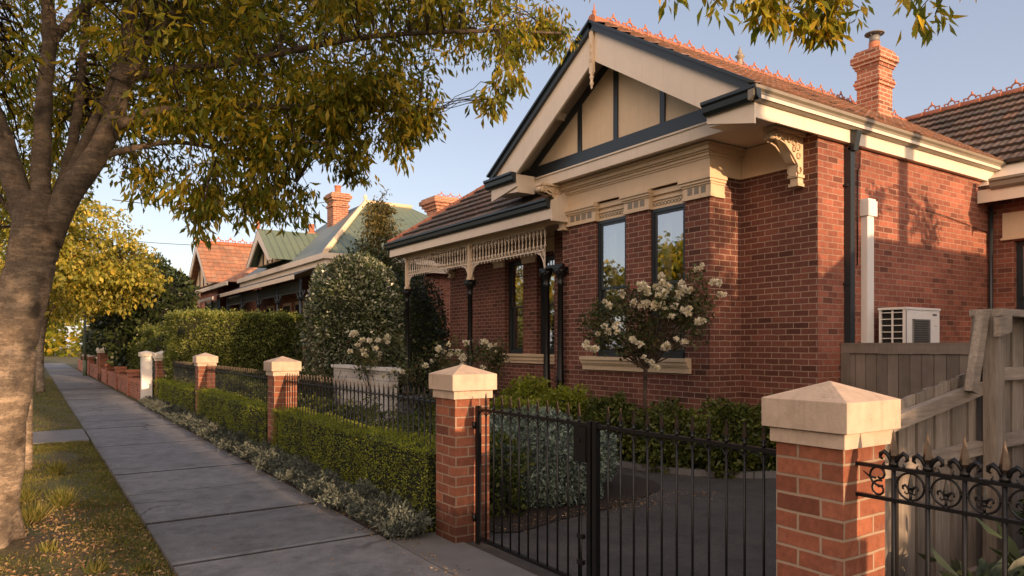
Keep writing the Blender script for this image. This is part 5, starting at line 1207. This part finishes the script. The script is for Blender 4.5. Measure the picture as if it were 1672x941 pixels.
def shrub_stems(mb, base, C, r=.012):
    for c in C: mb.tube(twigpath(base, c, .05, 5, .08), [r*(1-j/7) for j in range(6)], 4, False)
# standard rose on its single stem
RX, RY = 7.15, 7.30
e = empty('standard_rose', (RX, RY, .05), 'standard rose on a tall stem with white blooms before the bay window', 'rose')
random.seed(12)
mb = MB(); mb.tube([(RX,RY,.03),(RX+.02,RY,.5),(RX-.01,RY+.01,1.0),(RX,RY,1.42)], [.032,.027,.025,.03], 8)
Cr = []
DX = Vector((.83,-.557,0))     # along the wall of leaves the photo shows (wide across the view, shallow in depth)
for k in range(84):
    a = random.uniform(0, 6.28); rr = random.random()**.5
    u = math.cos(a)*rr*.82; w = random.gauss(0, .26); z = 2.08+math.sin(a)*rr*.46+.10*u
    p = Vector((RX, RY, z))+DX*u+Vector((.557,.83,0))*w; Cr.append(p)
Cr.append(Vector((RX,RY,2.72))+DX*.64); Cr.append(Vector((RX,RY,2.62))+DX*.78); Cr.append(Vector((RX,RY,2.45))+DX*.85)
for c in Cr[::2]: mb.tube(twigpath((RX, RY, 1.40), c, .02, 5, .1), [.014,.011,.009,.007,.005,.003], 5, False)
mb.build('stem', M['twig'], e)
quads_obj('foliage', crown_leaves(np.array([tuple(c) for c in Cr]), 74, .18, .052, .032, .2), L['rose'], e)
fl = []
for k in range(18):
    a = random.uniform(0, 6.28) if k < 9 else random.uniform(-.6, 1.9); rr = .25+.65*random.random()**.6
    c = Vector((RX,RY,2.10+math.sin(a)*rr*.50+.12*math.cos(a)*rr))+DX*math.cos(a)*rr*.90-Vector((.557,.83,0))*random.uniform(.34,.56)
    for j in range(random.choice((2,3,3,4))): fl.append(c+Vector((random.gauss(0,.045), random.gauss(0,.045), random.gauss(0,.035))))
for u, z in ((.62,2.78), (.88,2.6), (.95,2.42), (-.05,1.55), (.08,1.48), (-.85,1.75), (-.78,1.70), (.12,2.68), (.0,2.55), (.25,2.5), (.35,2.42), (-.25,2.3), (-.6,2.3), (.5,2.2)):
    c = Vector((RX,RY,z))+DX*u-Vector((.557,.83,0))*.42
    for j in range(3): fl.append(c+Vector((random.gauss(0,.04), random.gauss(0,.04), random.gauss(0,.03))))
flowers(e, fl, .86)
def rose_bush(label, x, y, h, w, nfl, fls, top=None):
    e = empty('rose_bush', (x, y, .03), label, 'rose', 'white rose bushes in the front garden'); C = []
    for k in range(26):
        a = random.uniform(0, 6.28); rr = random.random()**.5*w; C.append((x+math.cos(a)*rr, y+math.sin(a)*rr, .35+(h-.35)*random.random()**.7))
    mb = MB(); shrub_stems(mb, (x, y, .02), [Vector(c) for c in C]); mb.build('stem', M['twig'], e)
    quads_obj('foliage', crown_leaves(np.array(C), 70, .22, .055, .032, .2), L['rose'], e)
    flowers(e, [Vector((x+random.uniform(-w,w), y+random.uniform(-w,w), h*random.uniform(.8,1.06)))-Vector((.2,.2,0)) for _ in range(nfl)], fls)
rose_bush('tall white rose bush in front of the far verandah post', 5.4, 12.6, 1.85, .38, 16, 1.1)
rose_bush('white rose bush just left of the middle verandah post', 5.5, 9.6, 1.75, .45, 14, .95)
rose_bush('leafy rose bush with few blooms between the two taller ones', 5.6, 11.0, 1.5, .5, 6, .85)
rose_bush('low white-flowering bush beside the white garden wall', 4.7, 14.4, 1.25, .4, 12, .95)
rose_bush('small straggly rose bush below the verandah window', 7.5, 11.9, 1.72, .24, 4, .8)
# bare reddish stems above the garden hedge
e = empty('bare_shrub', (4.9, 14.5, 0), 'bare reddish-stemmed shrub in front of the tall hedge', 'shrub'); mb = MB()
for k in range(22):
    a = random.uniform(-1,1); b = random.uniform(-.5,.5); h = random.uniform(1.3, 2.2)
    mb.tube(twigpath((4.9+b*.3, 14.5+a*.4, .05), (4.9+b*1.2, 14.5+a*1.5, h), .02, 6, .06), [.010,.009,.008,.006,.005,.004,.003], 4, False)
mb.build('stems', M['twig'], e)
# painted garden wall
e = empty('garden_wall', (5.3, 13, 0), 'low white painted garden wall behind the iron fence', 'wall')
mb = MB(); mb.box(5.25, 11.7, 0, 5.42, 14.5, 1.28); mb.build('wall_body', brickmat('white_brick', (.62,.61,.58), (.70,.69,.66), (.42,.41,.40), .42, .11, .006, .9), e)
mb = MB(); mb.box(5.21, 11.66, 1.281, 5.46, 14.54, 1.34); mb.build('coping', M['white'], e)
# the tall boundary planting
hedge('tall_hedge', 'tall leafy boundary hedge with sun-tipped top, beyond the iron fence', 3.18, 21.3, 6.8, 22.3, 2.62, 46000, .07, .036, L['hedge_tall'], rough=.09, seed=5, rnd=.12)
bush('camellia_bush', 'big domed bush with pale glossy leaf tips between the two houses', 'bush', (6.1,15.5,1.95), (1.02,.98,1.78), 26000, .085, .040, L['camellia'], rough=.07, seed=8, shell=.2, corek=.86, sq=2.6)
bush('evergreen_bush', 'dark evergreen bush behind the far verandah post', 'bush', (8.6,20.2,2.2), (2.0,1.4,2.3), 16000, .11, .055, L['dark_tree'], rough=.2, seed=9, shell=.3, corek=.84)
bush('evergreen_bush', 'dark leafy bush filling the gap beside the verandah wall', 'bush', (8.9,18.4,1.6), (1.1,1.0,2.2), 12000, .09, .045, L['dark_tree'], rough=.2, seed=10, shell=.3, corek=.8)
e = tree('slender cypress with sunlit orange tip rising behind the domed bush', 8.9, 20.6, [(8.9,20.6,0),(8.9,20.6,3),(8.9,20.6,5)], [], [ell(150, (8.9,20.6,4.6), (.75,.75,1.4)), ell(60, (8.9,20.6,5.7), (.38,.38,.8))], 34, .22, .10, .04, 'conifer', r0=.08, name='cypress', tw=0)
# hedges and trees down the street
hedge('rounded_hedge', 'round-topped green hedge behind the low brick wall', 3.3, 25.5, 4.4, 31.5, 2.15, 16000, .09, .05, L['garden'], rough=.2, seed=12, rnd=.45)
hedge('dark_hedge', 'dark clipped hedge block rising behind the second low wall', 3.3, 33.5, 4.6, 38, 2.7, 9000, .13, .07, L['dark_tree'], rough=.2, seed=13, rnd=.4)
hedge('dark_hedge', 'dark upright hedge near the lamp pole', 3.2, 42, 4.6, 47, 3.0, 8000, .15, .08, L['dark_tree'], rough=.25, seed=14, rnd=.5)
hedge('dark_hedge', 'farthest dark hedge along the footpath', 3.2, 52, 4.8, 60, 2.8, 7000, .17, .09, L['dark_tree'], rough=.25, seed=15, rnd=.5)
bush('evergreen_tree', 'dark round evergreen tree rising behind the hedges down the street', 'tree', (4.3,35,3.0), (1.9,3.4,2.5), 12000, .2, .11, L['dark_tree'], rough=.2, seed=16, corek=.85)
bush('grey_shrub', 'grey-green shrub spilling over the low brick wall by the white post', 'shrub', (3.45,25.2,.6), (.5,1.3,.62), 5000, .06, .03, L['silver'], rough=.25, seed=17, core='core_silver')
# neighbour's front garden, right
def lance_plant(label, x, y, h, n, mat, group='leafy plants behind the scrolled iron fence'):
    C = []; Vs = []
    for k in range(n):
        a = random.uniform(0, 6.28); el = random.uniform(.25, 1.2); z = random.uniform(.1, .75)*h; d = np.array([math.cos(a)*math.cos(el), math.sin(a)*math.cos(el), math.sin(el)])
        P = np.array([x, y, z])+np.array([math.cos(a), math.sin(a), 0])*random.random()*.12; ln = random.uniform(.16, .30)
        Vs.append(leaf_arrays(P[None], d[None], ln, .055, .25)); d2 = unit((d+np.array([0,0,-.5]))[None])
        Vs.append(leaf_arrays((P+d*ln*.55)[None], d2, ln*.7, .05, .2))
    tag(quads_obj('leafy_plant', np.vstack(Vs), L[mat], None, (x, y, .01)), label, 'plant', group)
for i, (x, y, h, n, m, lab) in enumerate([(3.55,1.45,.62,90,'broad','grey-green leafy plant closest to the scrolled fence end scroll'), (3.9,1.65,.75,110,'broad','long-leaved plant against the paling fence, second from the pillar'), (4.3,1.5,.8,110,'broad','tall long-leaved plant in front of the paling fence'), (3.75,1.0,.55,90,'broad','low broad-leaved plant under the ring row of the scrolled fence'),
        (4.6,1.1,.95,120,'garden','dark leafy plant farther into the neighbour garden'), (4.2,.8,.6,100,'garden','dark low plant at the right edge of the picture'), (3.6,1.15,.46,34,'red','red-leaved plant glowing among the green ones behind the scrolled fence'), (3.85,1.32,.6,22,'red','small red-leaved shoots beside the long-leaved plants')]):
    lance_plant(lab, x, y, h, n, m)
bush('garden_shrub', 'dark dense shrub in front of the paling fence at the right edge', 'shrub', (5.35,1.35,.55), (.7,.5,.65), 6000, .07, .035, L['dark_tree'], rough=.25, seed=31)
bush('garden_shrub', 'small yellow-green shrub at the foot of the scrolled fence', 'shrub', (3.36,1.42,.42), (.12,.16,.18), 900, .035, .02, L['hedge'], rough=.25, seed=32)
# ---------------------------------------------------------------- houses down the street
def roofplane(mb, pts): mb.face(pts, uv=None)
def mapped(mb, pts, U, V):
    U, V = Vector(U).normalized(), Vector(V).normalized(); mb.face(pts, uv=[(Vector(p).dot(U), Vector(p).dot(V)) for p in pts])
def street_gable(parent, x, yc, hw, zb, za, depth, roofmat, ridge=True):
    """gable facing the street, ridge running back"""
    mb = MB(); d = .1
    for s in (-1, 1):
        n = [(x, yc, za), (x, yc+s*hw, zb), (x+depth, yc+s*hw, zb), (x+depth, yc, za)]
        mapped(mb, n if s > 0 else n[::-1], (1,0,0), (0,-s*hw,za-zb))
    mb.build('gable_roof', roofmat, parent)
    k = (za-zb)/hw
    for s in (-1, 1):
        mb = MB(); p = [(yc, za-.03), (yc+s*hw, zb-.03), (yc+s*(hw-.35), zb-.05), (yc, za-.42)]
        mb.prism(p if s > 0 else p[::-1], 'x', x+.01, x+.06); mb.build('barge_board', M['cream_light'], parent)
    mb = MB(); mb.prism([(yc-hw+.3, zb), (yc+hw-.3, zb), (yc, za-.3*k)], 'x', x+.4, x+.5); mb.build('gable_panel', M['stucco'], parent)
    for t in (-.35, 0, .35):
        mb = MB(); mb.box(x+.36, yc+t*hw-.05, zb, x+.399, yc+t*hw+.05, za-abs(t*hw)*k-.3); mb.build('upright', M['dark'], parent)
    mb = MB(); mb.lathe((x+.03, yc, za-.02), [(.07,0),(.05,.12),(.09,.2),(.04,.28),(.01,.5)], 8); mb.build('finial', M['terracotta'], parent)
def front_window(parent, x, y0, y1, z0, z1):
    mb = MB(); mb.box(x-.03, y0-.1, z0-.1, x-.001, y1+.1, z1+.12); f = mb.build('window', M['cream'], parent)
    mb = MB(); mb.box(x-.036, y0, z0, x-.031, y1, z1); p = mb.build('pane', M['room'], f)
    mb = MB(); mb.box(x-.045, y0, (z0+z1)/2-.03, x-.0365, y1, (z0+z1)/2+.03); mb.box(x-.045, y0, z0, x-.0365, y0+.05, z1); mb.box(x-.045, y1-.05, z0, x-.0365, y1, z1); mb.build('sash', M['dark'], f)
def verandah(parent, x, y0, y1, zf, n, roofmat, xw):
    mb = MB(); mapped(mb, [(x, y0, zf), (x, y1, zf), (xw, y1, zf+.7), (xw, y0, zf+.7)][::-1], (0,1,0), (xw-x,0,.7)); mb.build('verandah_roof', roofmat, parent)
    mb = MB(); mb.box(x-.06, y0, zf-.14, x, y1, zf); mb.build('gutter', M['cream_light'], parent)
    for i in range(n+1):
        y = y0+.15+(y1-y0-.3)*i/n; mb = MB(); mb.tube([(x+.25, y, 0), (x+.25, y, zf-.1)], .05, 8); mb.box(x+.16, y-.1, zf-.75, x+.34, y+.1, zf-.68); mb.build('verandah_post', M['dark'], parent)
    mb = MB(); mb.box(x+.23, y0+.1, zf-.22, x+.27, y1-.1, zf-.14); mb.box(x+.235, y0+.1, zf-.52, x+.265, y1-.1, zf-.48)
    yy = y0+.15
    while yy < y1-.1: mb.box(x+.24, yy, zf-.48, x+.26, yy+.04, zf-.22); yy += .13
    for i in range(n+1):
        y = y0+.15+(y1-y0-.3)*i/n
        for s in (-1, 1): mb.ring((x+.25, y+s*.16, zf-.62), .13, .03, 10, 4); mb.ring((x+.25, y+s*.34, zf-.55), .07, .02, 8, 4)
    mb.build('lace_frieze', M['dark'], parent)
# green-roofed house
G2 = empty('green_roofed_house', (11, 27, 0), 'brick house with green iron hip roof and dark verandah, beyond the tall hedge', 'house', 'older brick houses down the street')
mb = MB(); mb.box(8.6, 22.4, 0, 16, 33, 4.55); mb.build('wall', M['brick_far'], G2)
ax, ay, az = 11.0, 26.8, 7.35
x0, x1, y0, y1, ze = 7.7, 16.5, 22.0, 33.2, 4.62
mb = MB(); mapped(mb, [(x0,y0,ze),(ax,ay,az),(ax,ay+2.4,az),(x0,y1,ze)], (0,1,0), (3.3,0,2.7)); mb.build('street_roof', M['teal_roof'], G2)
mb = MB(); mapped(mb, [(x0,y0,ze),(x1,y0,ze),(ax+2,ay,az),(ax,ay,az)], (1,0,0), (0,4.8,2.7)); mapped(mb, [(x1,y0,ze),(x1,y1,ze),(ax+2,ay+2.4,az),(ax+2,ay,az)], (0,1,0), (-3,0,2.7)); mapped(mb, [(x1,y1,ze),(x0,y1,ze),(ax,ay+2.4,az),(ax+2,ay+2.4,az)], (1,0,0), (0,-4,2.7)); mb.build('side_roof', M['green_roof'], G2)
mb = MB(); mb.tube([(x0,y0,ze+.05),(ax,ay,az+.05),(ax+2,ay,az+.05)], .09, 8); mb.lathe((ax, ay, az+.05), [(.09,0),(.05,.1),(.09,.18),(.02,.3)], 8); mb.build('ridge_capping', M['terracotta'] if False else M['stucco'], G2)
mb = MB(); mb.box(x0-.1, y0-.1, ze-.16, x0, y1, ze+.02); mb.box(x0, y0-.1, ze-.16, x1, y0, ze+.02); mb.build('gutter', M['cream_light'], G2)
mb = MB(); mb.box(x0+.02, y0+.02, ze-.40, x0+.06, y1, ze-.161); mb.box(x0+.061, y0+.02, ze-.40, x1, y0+.06, ze-.161); mb.box(x0+.06, y0+.06, ze-.3, 8.6, y1, ze-.28); mb.build('fascia', M['cream_light'], G2)
street_gable(G2, 7.15, 28.0, 1.75, 4.85, 6.15, 3.2, M['green_roof'])
verandah(G2, 6.9, 22.6, 33.0, 3.95, 4, M['dark'], 8.6)
for a, b in ((23.6, 24.5), (27, 27.9), (28.6, 29.5), (31, 32)): front_window(G2, 8.6, a, b, 1.3, 3.3)
def stack(parent, x, y, z0, z1, w, d, mat='brick_chimney', pot=True):
    mb = MB(); B = lambda p, a, b: mb.box(x-w/2-p, y-d/2-p, a, x+w/2+p, y+d/2+p, b)
    B(0, z0, z1-.3); B(.05, z1-.55, z1-.47); B(.06, z1-.2995, z1-.2); B(.12, z1-.1995, z1-.08); B(.06, z1-.0795, z1); c = mb.build('chimney', M[mat], parent)
    if pot: mb = MB(); mb.lathe((x, y, z1), [(.16,0),(.12,.08),(.13,.3),(.16,.34)], 10); mb.build('chimney_pot', M['terracotta'], c)
stack(G2, 10.2, 27.7, 5.5, 7.75, .62, .7); stack(G2, 9.7, 29.4, 5.2, 6.4, .35, .35)
# red-tiled gabled house
G3 = empty('red_tiled_house', (11, 40, 0), 'red brick house with orange tiled street gable and white fascias, beyond the green roofed one', 'house', 'older brick houses down the street')
mb = MB(); mb.box(8.6, 34, 0, 16, 47, 4.6); mb.box(7.6, 37.3, 0, 8.6, 41.4, 4.6, skip='r'); mb.build('wall', M['brick_far'], G3)
street_gable(G3, 7.0, 39.4, 2.75, 4.75, 6.95, 7.5, M['tile_orange'])
mb = MB(); mapped(mb, [(7.4,34,4.6),(11.5,36,7),(11.5,45,7),(7.4,47.5,4.6)], (0,1,0), (4,0,2.4)); mapped(mb, [(7.4,34,4.6),(16,34,4.6),(11.5,36,7)], (1,0,0), (0,2,2.4)); mb.build('main_roof', M['tile_orange'], G3)
r = ridge_caps('ridge_capping', G3, M['terracotta'], (7.0, 39.4, 7.0), (14.5, 39.4, 7.0), .1); cresting(r, 'terracotta', (7.2, 39.4, 7.08), (14, 39.4, 7.08), .6, 2)
mb = MB(); mb.box(7.3, 34, 4.44, 7.4, 47.5, 4.62); mb.build('gutter', M['cream_light'], G3)
verandah(G3, 6.8, 34, 37.2, 3.9, 2, M['gutter'], 8.6); verandah(G3, 6.8, 41.6, 47.5, 3.9, 3, M['cream_light'], 8.6)
for a, b in ((35, 36), (38.2, 39.2), (39.7, 40.7), (43, 44.2)): front_window(G3, 8.6 if not 37 < a < 41 else 7.6, a, b, 1.2, 3.2)
stack(G3, 12, 43, 6, 8.1, .6, .6)
G4 = empty('far_house', (10, 56, 0), 'low house with rust-red hipped roof and white gutters, farthest along the street', 'house', 'older brick houses down the street')
mb = MB(); mb.box(8, 51, 0, 16, 64, 4.1); mb.build('wall', M['cream'], G4)
mb = MB(); mapped(mb, [(6.6,50,4.0),(10.5,53.5,6.9),(10.5,61,6.9),(6.6,65,4.0)], (0,1,0), (4,0,3)); mapped(mb, [(6.6,50,4.0),(17,50,4.0),(10.6,53.5,6.9)], (1,0,0), (0,3.5,3)); mb.build('roof', M['tile_orange'], G4)
mb = MB(); mb.box(6.5, 50, 3.75, 6.6, 65, 4.0); mb.box(6.6, 49.9, 3.75, 16, 50, 4.0); mb.build('gutter', M['white'], G4)
for a in (53, 56, 59): front_window(G4, 8, a, a+1.2, 1, 3)
# house behind, whose wide chimney with cresting shows over the verandah roof
G5 = empty('rear_house', (19, 31, 0), 'house behind the villa showing a broad crested red brick chimney and a dark tiled roof', 'house', 'older brick houses down the street')
mb = MB(); mb.box(17, 29, 0, 25, 38, 6); mb.build('wall', M['brick_far'], G5)
mb = MB(); mapped(mb, [(16,28,5.6),(16,39,5.6),(20,35,8.35),(20,31,8.35)][::-1], (0,1,0), (4,0,2.8)); mapped(mb, [(16,28,5.6),(26,28,5.6),(20,31,8.35)], (1,0,0), (0,3,2.8)); mb.build('roof', M['tile'], G5)
mb = MB(); a0, b0 = 16.28, 30.75
mb.box(a0, b0, 6.2, a0+3.2, b0+1.1, 8.3)
for p, z0, z1 in ((.08, 8.3, 8.45), (.18, 8.45, 8.6), (.28, 8.6, 8.8), (.2, 8.8, 8.9)): mb.box(a0-p, b0-p, z0+.0005, a0+3.2+p, b0+1.1+p, z1)
c = mb.build('chimney', M['brick_chimney'], G5); cresting(c, 'terracotta', (a0, b0, 8.92), (a0+3.2, b0, 8.92), .5, 1.7)
# lamp pole and overhead wires
e = empty('lamp_pole', (2.5, 46, 0), 'thin grey-green pole standing at the edge of the footpath in the distance', 'pole')
mb = MB(); mb.tube([(2.5,46,0),(2.5,46,.9)], .11, 10); mb.tube([(2.5,46,.9),(2.5,46,3.3)], .07, 10); mb.build('post', M['green_roof'], e)
mb = MB(); mb.tube([(2.5,46,3.3),(2.5,46,3.55)], [.09,.13], 8); mb.box(2.42, 45.9, 2.35, 2.58, 46.0, 2.6); mb.build('head', M['lead'], e)
for lab, a, b in (('overhead service wire crossing the sky from the tree to the chimney', (2.0, 24, 6.0), (10.2, 27.4, 7.5)), ('faint overhead wire behind the orange tiled gable', (-2, 37, 7.4), (7.0, 40, 6.9))):
    mb = MB(); a, b = Vector(a), Vector(b); pts = [a.lerp(b, t/12)-Vector((0,0,.35*math.sin(t/12*math.pi))) for t in range(13)]; mb.tube(pts, .014, 4)
    tag(mb.build('overhead_wire', M['gutter']), lab, 'wire')
# low unseen house added behind the viewer to shade the side wall, and houses across the road
def simple_house(name, label, x0, y0, x1, y1, h, rh, wall, roof, group=None, win='-x'):
    e = empty(name, ((x0+x1)/2, (y0+y1)/2, 0), label, 'house', group)
    mb = MB(); mb.box(x0, y0, 0, x1, y1, h); mb.build('wall', M[wall], e); mb = MB(); o = .35; ym = (y0+y1)/2
    mapped(mb, [(x0-o,y0-o,h-.15),(x1+o,y0-o,h-.15),(x1-1.5,ym,h+rh),(x0+1.5,ym,h+rh)], (1,0,0), (0,1,1)); mapped(mb, [(x1+o,y1+o,h-.15),(x0-o,y1+o,h-.15),(x0+1.5,ym,h+rh),(x1-1.5,ym,h+rh)], (1,0,0), (0,-1,1))
    mapped(mb, [(x0-o,y1+o,h-.15),(x0-o,y0-o,h-.15),(x0+1.5,ym,h+rh)], (0,1,0), (1,0,1)); mapped(mb, [(x1+o,y0-o,h-.15),(x1+o,y1+o,h-.15),(x1-1.5,ym,h+rh)], (0,1,0), (-1,0,1)); mb.build('roof', M[roof], e)
    xs = x0-.0 if win == '-x' else x1
    for k in range(3):
        yy = y0+1+(y1-y0-3)*k/2; mb = MB(); s = -1 if win == '-x' else 1
        mb.box(min(xs, xs+s*.04), yy, 1.2, max(xs, xs+s*.04), yy+1, 2.7); f = mb.build('window', M['cream'], e); mb = MB(); mb.box(min(xs+s*.041, xs+s*.05), yy+.08, 1.28, max(xs+s*.041, xs+s*.05), yy+.92, 2.62); mb.build('pane', M['room'], f)
    return e
n1 = simple_house('shade_house', 'low unseen house added behind the viewer to shade the side wall', 9.2, -9, 17, -.9, 3.55, 1.6, 'brick_side', 'tile', win='-x')  # unseen house, kept low to shade only the lower side wall
mb = MB(); mb.tube([(10.45,-4,4.6),(10.45,-4,7.6)], .11, 10); mb.build('shadow_flue', M['lead'], n1)  # both pipes added to cast narrow bars of shade on the side wall
mb = MB(); mb.tube([(11.75,-4,4.6),(11.75,-4,7.4)], .14, 10); mb.build('shadow_flue', M['lead'], n1)
for i, (y, w, r, lab) in enumerate(((-10, 'cream', 'tile', 'cream house across the road, nearest the start of the street'), (4, 'brick_far', 'tile', 'red brick house across the road, opposite the villa'), (18, 'cream_light', 'tile', 'pale house across the road, opposite the tall hedge'), (32, 'brick_far', 'tile', 'red brick house across the road, farthest along'))):
    simple_house('house_across_road', lab, -28, y-5, -18, y+5, 3.6, 2.6, w, r, 'houses on the other side of the road', '+x')
hedge('tall_hedge', 'unseen tall hedge added behind the viewer to shade the palings and gate', 4.55, -7.0, 9.0, -6.2, 3.5, 9000, .14, .07, L['hedge_tall'], rough=.15, seed=60, rnd=.3)  # added out of view to shade the paling fence and gate
# wooded rise that closes the end of the street
V = []
for k in range(46):
    x = -70+k*3.6+random.uniform(-2,2); y = random.uniform(120, 150); h = random.uniform(3.5, 6.5)*(1 if x > -20 else 1.2)
    V.append(blob_leaves((x, y, h*.62), (random.uniform(3.5,5.5), 3.5, h*.62), 520, .9, .6, .3, .4, seed=k))
V = np.vstack(V); tag(quads_obj('distant_trees', V, L['tree']), 'wooded skyline at the far end of the street', 'trees', kind='stuff')
# ---------------------------------------------------------------- light, sky, camera
EL, AZ_ = 9.5, 177.0      # the sun stands low, behind the viewer along the street
sd = Vector((math.sin(R(AZ_))*math.cos(R(EL)), math.cos(R(AZ_))*math.cos(R(EL)), math.sin(R(EL))))
sun = bpy.data.lights.new('sun', 'SUN'); sun.energy = 6.4; sun.angle = R(.5); sun.color = (1, .62, .35)
so = bpy.data.objects.new('sun', sun); col.objects.link(so); so.rotation_euler = (-sd).to_track_quat('-Z', 'Y').to_euler()
w = bpy.data.worlds.new('World'); scene.world = w; w.use_nodes = True; nt = w.node_tree
bg = nt.nodes['Background']; sky = nt.nodes.new('ShaderNodeTexSky'); sky.sky_type = 'NISHITA'; sky.sun_disc = False
sky.sun_elevation = R(EL); sky.sun_rotation = R(AZ_); sky.air_density = 1.0; sky.dust_density = 1.2; sky.ozone_density = 1.0
hs = nt.nodes.new('ShaderNodeHueSaturation'); hs.inputs['Saturation'].default_value = .80; hs.inputs['Hue'].default_value = .51
nt.links.new(sky.outputs[0], hs.inputs['Color']); tintc = mix(nt, 1, hs.outputs[0], (1.0,.965,1.01), 'MULTIPLY'); nt.links.new(tintc, bg.inputs[0]); bg.inputs[1].default_value = .15
# the low sun's haze: a broad warm glow in the western sky over an even pale veil
tc = nt.nodes.new('ShaderNodeTexCoord'); dp = nt.nodes.new('ShaderNodeVectorMath'); dp.operation = 'DOT_PRODUCT'
nt.links.new(tc.outputs['Generated'], dp.inputs[0]); dp.inputs[1].default_value = (-.80, -.58, .12)
mx0 = nt.nodes.new('ShaderNodeMath'); mx0.operation = 'MAXIMUM'; nt.links.new(dp.outputs['Value'], mx0.inputs[0]); mx0.inputs[1].default_value = 0
pw = nt.nodes.new('ShaderNodeMath'); pw.operation = 'POWER'; nt.links.new(mx0.outputs[0], pw.inputs[0]); pw.inputs[1].default_value = 2
vm = nt.nodes.new('ShaderNodeVectorMath'); vm.operation = 'SCALE'; vm.inputs[0].default_value = (2.75, 1.78, 1.08); nt.links.new(pw.outputs[0], vm.inputs['Scale'])
va = nt.nodes.new('ShaderNodeVectorMath'); va.operation = 'ADD'; nt.links.new(vm.outputs[0], va.inputs[0]); va.inputs[1].default_value = (.205, .225, .275)
sz = nt.nodes.new('ShaderNodeSeparateXYZ'); nt.links.new(tc.outputs['Generated'], sz.inputs[0])
ab = nt.nodes.new('ShaderNodeMath'); ab.operation = 'ABSOLUTE'; nt.links.new(sz.outputs[2], ab.inputs[0])
om = nt.nodes.new('ShaderNodeMath'); om.operation = 'SUBTRACT'; om.inputs[0].default_value = 1; nt.links.new(ab.outputs[0], om.inputs[1])
hp = nt.nodes.new('ShaderNodeMath'); hp.operation = 'POWER'; nt.links.new(om.outputs[0], hp.inputs[0]); hp.inputs[1].default_value = 7
hv = nt.nodes.new('ShaderNodeVectorMath'); hv.operation = 'SCALE'; hv.inputs[0].default_value = (.26, .22, .26); nt.links.new(hp.outputs[0], hv.inputs['Scale'])
v3 = nt.nodes.new('ShaderNodeVectorMath'); v3.operation = 'ADD'; nt.links.new(va.outputs[0], v3.inputs[0]); nt.links.new(hv.outputs[0], v3.inputs[1]); va = v3
bg2 = nt.nodes.new('ShaderNodeBackground'); nt.links.new(va.outputs[0], bg2.inputs[0]); bg2.inputs[1].default_value = 1
ads = nt.nodes.new('ShaderNodeAddShader'); nt.links.new(bg.outputs[0], ads.inputs[0]); nt.links.new(bg2.outputs[0], ads.inputs[1])
nt.links.new(ads.outputs[0], nt.nodes['World Output'].inputs[0])
cam = bpy.data.cameras.new('camera'); co = bpy.data.objects.new('camera', cam); col.objects.link(co)
co.location = (0, 0, 1.75); co.rotation_euler = (R(90), 0, R(-33.86)); cam.sensor_width = 36; cam.lens = 1172/1672*36
cam.shift_y = (563-470.5)/1672; cam.clip_start = .05; cam.clip_end = 1500
scene.camera = co
scene.view_settings.view_transform = 'Standard'; scene.view_settings.look = 'None'; scene.view_settings.exposure = 0
